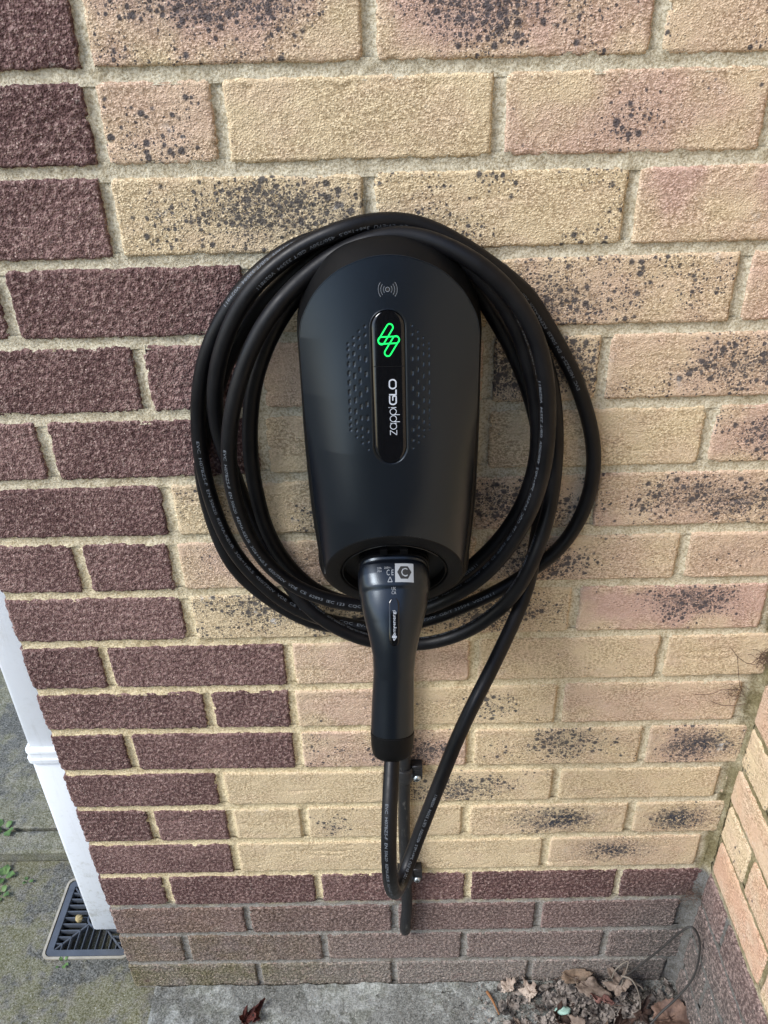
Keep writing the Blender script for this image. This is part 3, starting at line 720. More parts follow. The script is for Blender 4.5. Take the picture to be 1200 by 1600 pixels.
def arc_pts(T, n):      # resample polyline by arclength after smoothing
    A = smooth_path([(p[0], 0, p[1]) for p in T], 1.0)[:, [0, 2]]
    s = np.r_[0, np.cumsum(np.linalg.norm(np.diff(A, axis=0), axis=1))]
    t = np.linspace(0, s[-1], n); return np.stack([np.interp(t, s, A[:, 0]), np.interp(t, s, A[:, 1])], 1)
nu, nv = 321, 401
half = [(-77, 1078), (-74.2, 1092), (-68.3, 1104.2), (-62, 1114), (-54, 1122.7), (-45, 1130), (-35, 1135.7), (-17, 1142), (0, 1143.9)]
top = arc_pts([(XC+x, z) for x, z in half]+[(XC-x, z) for x, z in half[::-1][1:]], nu)
sidew = [(67, 847), (69.3, 870), (71.6, 895), (73.6, 921), (76, 983), (76.8, 1030), (77, 1078)][::-1]
lft = arc_pts([(XC-x, z) for x, z in sidew], nv); rgt = arc_pts([(XC+x, z) for x, z in sidew], nv)
bot = np.array([ringp(math.pi-math.pi*i/(nu-1)) for i in range(nu)])
u = np.linspace(0, 1, nu)[None, :, None]; v = np.linspace(0, 1, nv)[:, None, None]
b2 = bot[:, [0, 2]]
S = (1-v)*top[None]+v*b2[None]+(1-u)*lft[:, None]+u*rgt[:, None]-((1-u)*(1-v)*top[0]+u*(1-v)*top[-1]+(1-u)*v*b2[0]+u*v*b2[-1])
X, Z = S[..., 0], S[..., 1]
D = face_d(X, Z)
resid = (-bot[:, 1])-D[-1]
D = D+resid[None]*(np.linspace(0, 1, nv)[:, None]**9)
# speaker slots pressed into the cover: columns of short upright slots
slots = []
ZA, ZB = 1.01571, -13.90
Zi = (Z-ZB)/ZA
for cx_, zt, zb in ((-19.2, 1072, 1002), (-14.4, 1077, 996.5), (-9.6, 1082, 991.5), (-4.6, 1086, 986), (34.6, 1086, 986.5), (39.2, 1081, 991.5), (43.8, 1076, 996), (48.6, 1071.5, 1001.5)):
    odd = round(abs(cx_-XC)/4.8) % 2
    n = 11 if odd else 10; span = zt-zb
    for i in range(n+1):
        f = (i)/n; zc = zt-span*(.5-.5*math.cos(math.pi*(f*.86+.07)) if 0 else f)
        zc = zt-span*(.5-.5*math.sin(math.pi*.7*(.5-f))/math.sin(math.pi*.35))
        slots.append((cx_, zc, max(.15, 1.5*math.sin(math.pi*min(max(f, .03), .97))**.8)))
for cx_, zc, hl in slots:
    msk = (np.abs(X-cx_) < 3) & (np.abs(Zi-zc) < hl+3)
    dz_ = np.clip(np.abs(Zi[msk]-zc)-hl, 0, None); dd = np.hypot(X[msk]-cx_, dz_)
    D[msk] -= .65*np.clip(1-(dd/.74)**3, 0, 1)
# shallow channel around the screen strip
SZ0, SZ1, SW = 974., 1098.5, 14.6
SCX = 14.9
def pill_sd(x, z): 
    zc = np.clip(z, SZ0+SW, SZ1-SW*.92); return np.hypot(x-SCX, (z-zc)/np.where(z > SZ1-SW*.92, .92, 1.))-SW
sd_ = pill_sd(X, Zi)
D = D-1.3*np.clip(1-np.abs(sd_+0.4)/1.2, 0, 1)**.6
V = np.stack([X, -D, Z], -1).reshape(-1, 3)
cover = fastmesh('front_cover', V, grid_quads(nv, nu)[:, ::-1], M_FACE, ch, (XC, -100, 1000))

# rear housing: wall outline lofted to the edge of the cover and the ring
NB = 60
fl = np.concatenate([np.c_[top[::4][:, 0], top[::4][:, 1]], rgt[::5][1:], np.array([ringp(-math.pi*i/NB)[[0, 2]] for i in range(1, NB+1)]), lft[::-1][::5][1:-1]])
fy = np.concatenate([-face_d(top[::4][:, 0], top[::4][:, 1]), -face_d(rgt[::5][1:, 0], rgt[::5][1:, 1]), np.array([ringp(-math.pi*i/NB)[1] for i in range(1, NB+1)]), -face_d(lft[::-1][::5][1:-1, 0], lft[::-1][::5][1:-1, 1])])
halfB = [(81.6, 1074), (79, 1093), (72.8, 1110), (65, 1123.5), (55, 1135), (45, 1143), (34.5, 1148.5), (17, 1153.3), (0, 1154.7)]
topB = arc_pts([(XC-x, z) for x, z in halfB]+[(XC+x, z) for x, z in halfB[::-1][1:]], len(top[::4]))
sB = [(81.6, 1074), (81.3, 1019), (81.3, 954), (80., 898), (76.6, 845)]
rB = arc_pts([(XC+x, z) for x, z in sB], len(rgt[::5])); lB = arc_pts([(XC-x, z) for x, z in sB[::-1]], len(lft[::5]))
bB = arc_pts([(XC+78*math.cos(a), 845+52*math.sin(a)) for a in np.linspace(0, -math.pi, 15)], NB+1)
flB = np.concatenate([topB, rB[1:], bB[1:], lB[1:-1]])
assert len(flB) == len(fl), (len(flB), len(fl))
cenB = np.array([XC, 985.]); insB = cenB+(flB-cenB)*np.array([.84, .89])
flare = np.clip((flB[:, 1]-800)/120., 0, 1)*26+20     # the cable rest behind the rim is cut back
rows = [(insB, np.full(len(fl), 2.)), (insB, -flare+9), (insB*.5+flB*.5, -flare+2.5), (flB*.97+cenB*.03, -flare+.5), (flB, -flare-1.)]
NL = 16
lin = np.clip((fl[:, 1]-1000)/90., 0, 1)      # sharp crease at the top, rounded flanks lower down
for i in range(1, NL+1):
    a = i/NL*math.pi/2; s_ = i/NL
    kx = (1-math.cos(a))*(1-lin)+s_**1.15*lin; ky = math.sin(a)*(1-lin)+s_*lin
    ky = ky*(1-lin)+s_*lin if 0 else ky
    rows.append((flB*(1-kx)[:, None]+fl*kx[:, None], (-flare-1.)*(1-ky)+fy*ky))
V = np.concatenate([np.stack([r[0][:, 0], r[1], r[0][:, 1]], -1) for r in rows])
fastmesh('rear_housing', V, grid_quads(len(rows), len(fl), True), M_HOUS, ch, (XC, -20, 1000), sharp=50)
# crisp edge bead where cover meets housing at the top
edge = np.stack([top[:, 0], -face_d(top[:, 0], top[:, 1])-.1, top[:, 1]], -1)
MB().tube(edge[::3], .45, 6).build('edge_bead', M_FACE, ch, (XC, -60, 1100))

# ring face with the socket recess
ng = 96; rows = []
for k, off in ((1.0, 0), (.992, .5), (.975, .75), (.80, .75), (.785, .3), (.772, -2.4), (.762, -2.4), (.755, -.4), (.742, -.2)):
    rows.append([ringp(2*math.pi*i/ng, k, off) for i in range(ng)])
V = np.array(rows).reshape(-1, 3)
ring = fastmesh('socket_ring', V, grid_quads(len(rows), ng, True), M_RING, ch, tuple(RC), sharp=35)
rows = []
for k, off in ((.742, -.2), (.735, -2), (.73, -9), (.70, -10), (.30, -10)):
    rows.append([ringp(2*math.pi*i/ng, k, off) for i in range(ng)])
fastmesh('recess', np.array(rows).reshape(-1, 3), grid_quads(len(rows), ng, True), M_HOUS, ch, tuple(RC), sharp=35)
rows = []
for k, off in ((.742, -.1), (.748, .5), (.754, -.1)):
    rows.append([ringp(rad(35)+rad(110)*i/60, k, off) for i in range(61)])
fastmesh('gloss_lip', np.array(rows).reshape(-1, 3), grid_quads(3, 61), M_GLOSS, ch, tuple(RC))
# latch lug at the top of the recess
b = MB()
for (x0, x1, o0, o1) in ((-13, -6, -10, 1), (6, 13, -10, 1), (-6, 6, -10, -4)):
    pts = [RC+RX*x+RE*e+RN*o for x in (x0, x1) for e in (37, 45) for o in (o0, o1)]
    b.add(pts, [(0,1,3,2),(4,6,7,5),(0,4,5,1),(2,3,7,6),(0,2,6,4),(1,5,7,3)])
b.build('latch_lug', M_HOUS, ch, tuple(RC+RE*40), smooth=False)

# glossy screen strip and what it shows
def onface(x, z, off=.0):
    z = z*ZA+ZB
    return (x, -float(face_d(np.array(x), np.array(z)))-off, z)
rows = []; ns = 72
def pill(k, n=ns):
    P = []
    for i in range(n):
        a = 2*math.pi*i/n; c_, s_ = math.cos(a), math.sin(a)
        zc = SZ1-SW*.92 if s_ >= 0 else SZ0+SW
        P.append((SCX+SW*k*c_, zc+SW*k*s_*(.92 if s_ >= 0 else 1)))
    return P
V = []; zs_ = SZ0+.3+(SZ1-SZ0-.6)*(.5-.5*np.cos(np.pi*np.linspace(0, 1, 90)))
for z in zs_:
    dlo = max(SZ0+SW-z, 0); dhi = max(z-(SZ1-SW*.92), 0)/.92; hwid = math.sqrt(max((SW*.975)**2-max(dlo, dhi)**2, .001))
    for j in range(17):
        f = -1+2*j/16; V.append(onface(SCX+f*hwid, z, -1. if abs(f) == 1 else .45))
scr = fastmesh('screen', np.array(V), grid_quads(90, 17), M_GLOSS, ch, onface(SCX, 1036), sharp=60)
rimr = [[onface(x, z, off) for x, z in pill(k, 120)] for k, off in ((1.025, -.2), (1.04, .55), (1.07, .35), (1.09, -.2))]
fastmesh('screen_bezel', np.array(rimr).reshape(-1, 3), grid_quads(4, 120, True), M_FACE, ch, onface(SCX, 1036))

def ribbon(P, w, fn, off, mb, closed=False, seg=None):
    """flat stroke following 2-D points P, mapped to the surface by fn(x, z, off)"""
    A = np.array(P, float); L = np.linalg.norm(np.diff(A, axis=0), axis=1)
    R = []
    for i in range(len(A)-1):
        k = max(1, int(L[i]/1.2)) if seg is None else seg
        for j in range(k): R.append(A[i]+(A[i+1]-A[i])*j/k)
    R.append(A[-1]); R = np.array(R); n = len(R)
    V = []
    for i in range(n):
        if closed: t = R[(i+1) % (n-1)]-R[(i-1) % (n-1)]
        else:
            t = R[min(i+1, n-1)]-R[max(i-1, 0)]
        t = t/max(np.linalg.norm(t), 1e-6); q = np.array([-t[1], t[0]])*w/2
        for s_ in (-1, 1):
            p = R[i]+q*s_; V.append(fn(p[0], p[1], off))
    F = [(2*i, 2*i+1, 2*i+3, 2*i+2) for i in range(n-1)]
    mb.add(V, F)
def capsule(a, b_, r, n=10):
    a = np.array(a); b_ = np.array(b_); d = b_-a; L = np.linalg.norm(d); d = d/L; q = np.array([-d[1], d[0]]); P = []
    for i in range(n+1):
        t = math.pi*i/n; P.append(b_+(q*math.cos(t)+d*math.sin(t))*r)
    for i in range(n+1):
        t = math.pi*i/n; P.append(a+(-q*math.cos(t)-d*math.sin(t))*r)
    P.append(P[0]); return P
pxm = .55                                        # one photo pixel is about this many mm on the strip
def bolt(mb, cx_, cz_, k, fn, off, w):
    C1 = [((1.7, -17.4*1), (-11.3, 2.0)), ((-11.5, 1.0), (11., .5)), ((10.7, 0.), (-2., 18.8))]
    for j, (a, b_) in enumerate(C1):
        ribbon(capsule((cx_+a[0]*k, cz_-a[1]*k), (cx_+b_[0]*k, cz_-b_[1]*k), 4.9*k), w, fn, off+j*.02, mb, True)
mb = MB(); bolt(mb, 15.4, 1075.6, pxm, onface, .62, 1.1)
mb.build('bolt_symbol', M_GREEN, scr, onface(15.2, 1075.6))
mb = MB(); ribbon([(SCX-13, 1054.3), (SCX+13, 1054.3)], .5, onface, .56, mb)
mb.build('divider_line', M_HOUS, scr, onface(15, 1054))
# lettering: s runs up the strip, h towards the left
def TX(s, h): return (20.6-h*.56, 1002.6-4.6+s*.532)
thin = MB(); bold = MB()
def arcp(cx_, cy_, rx, ry, a0, a1, n=22): return [(cx_+rx*math.cos(rad(a0+(a1-a0)*i/n)), cy_+ry*math.sin(rad(a0+(a1-a0)*i/n))) for i in range(n+1)]
def stroke(P, w, mbb): ribbon([TX(*p) for p in P], w, onface, .6, mbb)
stroke([(.3, 10), (7.6, 10)], .55, thin); stroke([(7.6, 10), (.3, 0)], .55, thin); stroke([(.3, 0), (7.9, 0)], .55, thin)
stroke(arcp(14, 5, 4.7, 4.9, 0, 360), .55, thin); stroke([(18.7, 9.8), (18.7, 0)], .55, thin)
for s0 in (21, 32):
    stroke([(s0, 5), (s0, -5)], .55, thin); stroke(arcp(s0+4.8, 5, 4.7, 4.9, 0, 360), .55, thin)
stroke([(43.2, 0), (43.2, 8.6)], .55, thin); stroke([(43.2, 10.6), (43.2, 11.8)], .6, thin)
stroke([(61, 10)]+[(52, 10)]+arcp(51.6, 5, 3.6, 5, 90, 270)+[(60.6, 0), (60.6, 5.2)], 1.15, bold); stroke([(60.6, 5.2), (53.8, 5.2)], 1.0, bold)
stroke([(62.9, 10.6), (62.9, 0)], 1.15, bold); stroke([(62.9, 0), (70.8, 0)], 1.15, bold)
stroke([(76.5, 10)]+[(81.5, 10)]+arcp(81.6, 5, 4.2, 5, 90, -90)+[(76.4, 0)]+arcp(76.4, 5, 4.2, 5, 270, 90), 1.15, bold)
thin.build('thin_lettering', M_WHITE, scr, onface(15, 1015)); bold.build('bold_lettering', M_WHITE, scr, onface(15, 1035))
# contactless symbol: groove shade as dark ribbons, lit groove edges as pale ones
mb = MB(); ZC = 1114.2; XW = 15.2
for r_ in (3.1, 5.3, 7.4):
    for a0 in (-42, 138): ribbon([(XW+p[0], ZC+p[1]) for p in arcp(0, 0, r_, r_*1.05, a0, a0+84, 12)], .62, onface, .12, mb)
ribbon([(XW+p[0], ZC+p[1]) for p in arcp(0, 0, .8, .8, 0, 360, 12)], 1.5, onface, .12, mb)
mb2_ = MB(); ribbon([(XW+p[0], ZC+p[1]) for p in arcp(0, 0, 1.7, 1.7, 0, 360, 16)], .3, onface, .2, mb2_); mb2_.build('contactless_symbol_edge', M_GROOVE_LIT, cover, onface(XW, ZC))
mb.build('contactless_symbol', M_SEAM, cover, onface(XW, ZC))
mb = MB()
for r_ in (3.6, 5.8, 7.9):
    for a0 in (-42, 138): ribbon([(XW+.15+p[0], ZC+p[1]) for p in arcp(0, 0, r_, r_*1.05, a0, a0+84, 12)], .22, onface, .2, mb)
mb.build('contactless_symbol_edge', M_GROOVE_LIT, cover, onface(XW, ZC))

# ------------------------------------------------------------------ connector hanging in the socket
pg = empty('charging_connector', (17, -104, 845), 'black charging connector with moulded grip plugged into the bottom socket of the charger', 'connector')
PX = 17.5
spine = smooth_path([(15.3, -92, 852), (15.3, -108, 845), (15.2, -123, 836), (15., -136, 824), (14.6, -146, 808), (14., -154, 789), (13., -160, 767), (12., -166, 745), (11.2, -171.5, 727), (10.8, -175.5, 714)], 2.0)
sa = np.r_[0, np.cumsum(np.linalg.norm(np.diff(spine, axis=0), axis=1))]; SL = sa[-1]
def prof_at(s):
    T = [(0, 32.5, 31, 3.2), (11, 33.2, 31.5, 3.2), (12.5, 32.2, 30.6, 3.2), (14.2, 32.2, 30.6, 3.2), (15.5, 34.4, 32.2, 3.2), (24, 34.6, 32, 3.0), (31, 33.8, 31.2, 2.8), (33, 33.4, 30.8, 2.7), (35.5, 32.6, 28.9, 2.6), (46, 31., 26.8, 2.5), (58, 27.8, 24.5, 2.4), (75, 23.6, 22.6, 2.3), (90, 20.6, 20.8, 2.3), (108, 19.6, 19.6, 2.3), (135, 20.3, 20., 2.3), (SL, 21.2, 20.6, 2.3)]
    return [np.interp(s, [t[0] for t in T], [t[i] for t in T]) for i in (1, 2, 3)]
def frame(s):
    p = np.array([np.interp(s, sa, spine[:, i]) for i in range(3)]); q = np.array([np.interp(min(s+1.5, SL), sa, spine[:, i]) for i in range(3)]); q0 = np.array([np.interp(max(s-1.5, 0), sa, spine[:, i]) for i in range(3)])
    t = (q-q0)/np.linalg.norm(q-q0); x = np.array([1., 0, 0]); e = np.cross(x, t); e = e/np.linalg.norm(e)
    if e[1] > 0: e = -e
    return p, t, x, e          # e points out of the grip towards the viewer (up and forward)
def plugp(s, a, off=0):
    p, t, x, e = frame(s); wx, we, n = prof_at(s)
    c_, s_ = math.cos(a), math.sin(a)
    return p+x*(wx+off)*math.copysign(abs(c_)**(2/n), c_)+e*(we+off)*math.copysign(abs(s_)**(2/n), s_)
NA = 96; ss = np.r_[np.arange(0, 60, .75), np.arange(60, SL-.1, 2.), SL]
V = [plugp(s, 2*math.pi*i/NA) for s in ss for i in range(NA)]
V = np.array(V)
# raised shoulder line: the grip sinks slightly inside a curved outline on top
fastmesh('grip', V, grid_quads(len(ss), NA, True), M_FACE, pg, tuple(spine[len(spine)//2]), sharp=40)
# darker collar bands at the mouth
for s0, s1, o_ in ((-3., 5.5, 1.4), (7., 9.2, 1.3)):
    rows = [[plugp(max(s, 0), 2*math.pi*i/NA, oo)-(frame(0)[1]*(0-s) if s < 0 else 0) for i in range(NA)] for s, oo in ((s0, -.5), (s0, o_), (s1, o_), (s1+.5, -.3))]
    fastmesh('collar_band', np.array(rows).reshape(-1, 3), grid_quads(4, NA, True), M_HOUS, pg, tuple(frame(max(s0, 0))[0]), sharp=30)
# end cap
p, t, x, e = frame(SL); rows = []
for d_, k in ((0, 1.0), (.4, .985), (1.2, .985), (1.6, 1.015), (16, .985), (24, .93), (26, .87), (26.5, .5)):
    rows.append([p+t*d_+(plugp(SL, 2*math.pi*i/NA)-p)*k for i in range(NA)])
fastmesh('end_cap', np.array(rows).reshape(-1, 3), grid_quads(len(rows), NA, True), M_HOUS, pg, tuple(p), sharp=30)
# surface mapping for print on the top of the connector: x across (mm), s along
def onplug(xx, s, off=.15):
    wx, we, n = prof_at(s); r_ = min(abs(xx)/wx, .98); a = math.acos(math.copysign(r_**(n/2.), xx))
    p_, t_, x_, e_ = frame(s); q = plugp(s, a, 0)
    return tuple(q+e_*off)
def onplug_f(xx, ms, off): return onplug(xx, -ms, off)     # second coordinate grows upwards
# label plate with hexagon C
def patch(x0, x1, s0, s1, off, nx=16, ny=10):
    V = [onplug(x0+(x1-x0)*i/nx, s0+(s1-s0)*j/ny, off) for j in range(ny+1) for i in range(nx+1)]
    return MB().add(V, [tuple(int(k) for k in q) for q in grid_quads(ny+1, nx+1)])
L0 = 17.0
patch(1.2, 18.4, L0, L0+14.5, .2).build('label_plate', M_LGREY, pg, onplug(10, L0+7), smooth=False)
hexp = [(9.8+6.6*math.cos(rad(60*i)), L0+7.3+5.7*math.sin(rad(60*i))) for i in range(7)]
V = [onplug(9.8, L0+7.3, .35)]; F = []
for i in range(6):
    for k in range(6):
        a = np.array(hexp[i]); b_ = np.array(hexp[i+1]); V.append(onplug(*(a+(b_-a)*k/6), .35))
n = len(V)-1; F = [(0, 1+i, 1+(i+1) % n) for i in range(n)]
MB().add(V, F).build('hexagon', M_SEAM, pg, onplug(9.8, L0+7), smooth=False)

_tc = {}
def text_mesh(txt, size):
    key = (txt, size)
    if key in _tc: return _tc[key]
    cu = bpy.data.curves.new('t', 'FONT'); cu.body = txt; cu.size = size; cu.resolution_u = 2
    ob = bpy.data.objects.new('t', cu); C.objects.link(ob)
    dg = bpy.context.evaluated_depsgraph_get(); me = ob.evaluated_get(dg).to_mesh()
    V = [(v.co.x, v.co.y) for v in me.vertices]; F = [tuple(p.vertices) for p in me.polygons]
    ob.evaluated_get(dg).to_mesh_clear(); bpy.data.objects.remove(ob); bpy.data.curves.remove(cu)
    _tc[key] = (V, F); return V, F
def put_text(name, txt, size, fn, mat, parent, origin, extra=None):
    V, F = text_mesh(txt, size)
    return MB().add([fn(x, y) for x, y in V], F).build(name, mat, parent, origin, smooth=False)
put_text('letter_c', 'C', 9.5, lambda x, y: onplug(6.5+x, L0+10.6-y, .5), M_LGREY, pg, onplug(9.8, L0+7))
put_text('ce_mark', 'C E', 6.4, lambda x, y: onplug(-6.9+x*.72, L0+9.6-y, .25), M_LGREY, pg, onplug(-4, L0+8))
put_text('rating_text', '32A   250V~', 2.6, lambda x, y: onplug(-15.5+x, L0+4.4-y, .25), M_LGREY, pg, onplug(-10, L0+3))
put_text('rating_text', 'IP54', 2.4, lambda x, y: onplug(-15.5+x, L0+7.0-y, .25), M_LGREY, pg, onplug(-10, L0+6))
mb = MB(); tri = [(-5.6, L0+14.2), (-1.4, L0+14.2), (-3.5, L0+10.8), (-5.6, L0+14.2)]
for i in range(3): ribbon([(tri[i][0], -tri[i][1]), (tri[i+1][0], -tri[i+1][1])], .55, onplug_f, .25, mb)
mb.build('warning_triangle', M_LGREY, pg, onplug(-3.5, L0+13))
put_text('ukca_mark', 'UK', 3.2, lambda x, y: onplug(-2.4+x, 36.6-y, .25), M_LGREY, pg, onplug(0, 42))
put_text('ukca_mark', 'CA', 3.2, lambda x, y: onplug(-2.4+x, 39.4-y, .25), M_LGREY, pg, onplug(0, 46))
# logo pill
def ppill(k, zc0, zc1, cx_, w_, n=40):
    P = []
    for i in range(n):
        a = 2*math.pi*i/n; s_ = math.sin(a); P.append((cx_+w_*k*math.cos(a), (zc0 if s_ < 0 else zc1)+w_*k*s_))
    return P
PA, PB = 47., 71.
def pillpatch(fn, c0, s0, s1, w_, offs, ns_=70, nc=11):
    sv_ = s0-w_+(s1-s0+2*w_)*(.5-.5*np.cos(np.pi*np.linspace(0, 1, ns_))); V_ = []
    for q in sv_:
        d_ = max(s0-q, q-s1, 0); hwid = math.sqrt(max(w_*w_-d_*d_, .001))
        for j in range(nc):
            f = -1+2*j/(nc-1); V_.append(fn(c0+f*hwid, q, offs-(.5 if abs(f) == 1 else 0)))
    return np.array(V_), grid_quads(ns_, nc)
V_, Q_ = pillpatch(onplug, 0, PA, PB, 5.2, .3)
pl_ = fastmesh('badge', V_, Q_, M_GLOSS, pg, onplug(0, 78), sharp=60)
mb = MB(); ribbon([(x_, -s_) for x_, s_ in ppill(1.04, PA, PB, 0, 5.2)]+[(5.2*1.04, -PB)], .5, onplug_f, .3, mb, False); mb.build('badge_edge', M_FACE, pg, onplug(0, 78))
put_text('badge_lettering', 'myenergi', 4.1, lambda x, y: onplug(1.-y, 65.-x, .45), M_WHITE, pl_, onplug(0, 80))
mb = MB(); bolt(mb, 0, -68.4, .12, onplug_f, .5, .55); mb.build('badge_symbol', M_WHITE, pl_, onplug(0, 99))
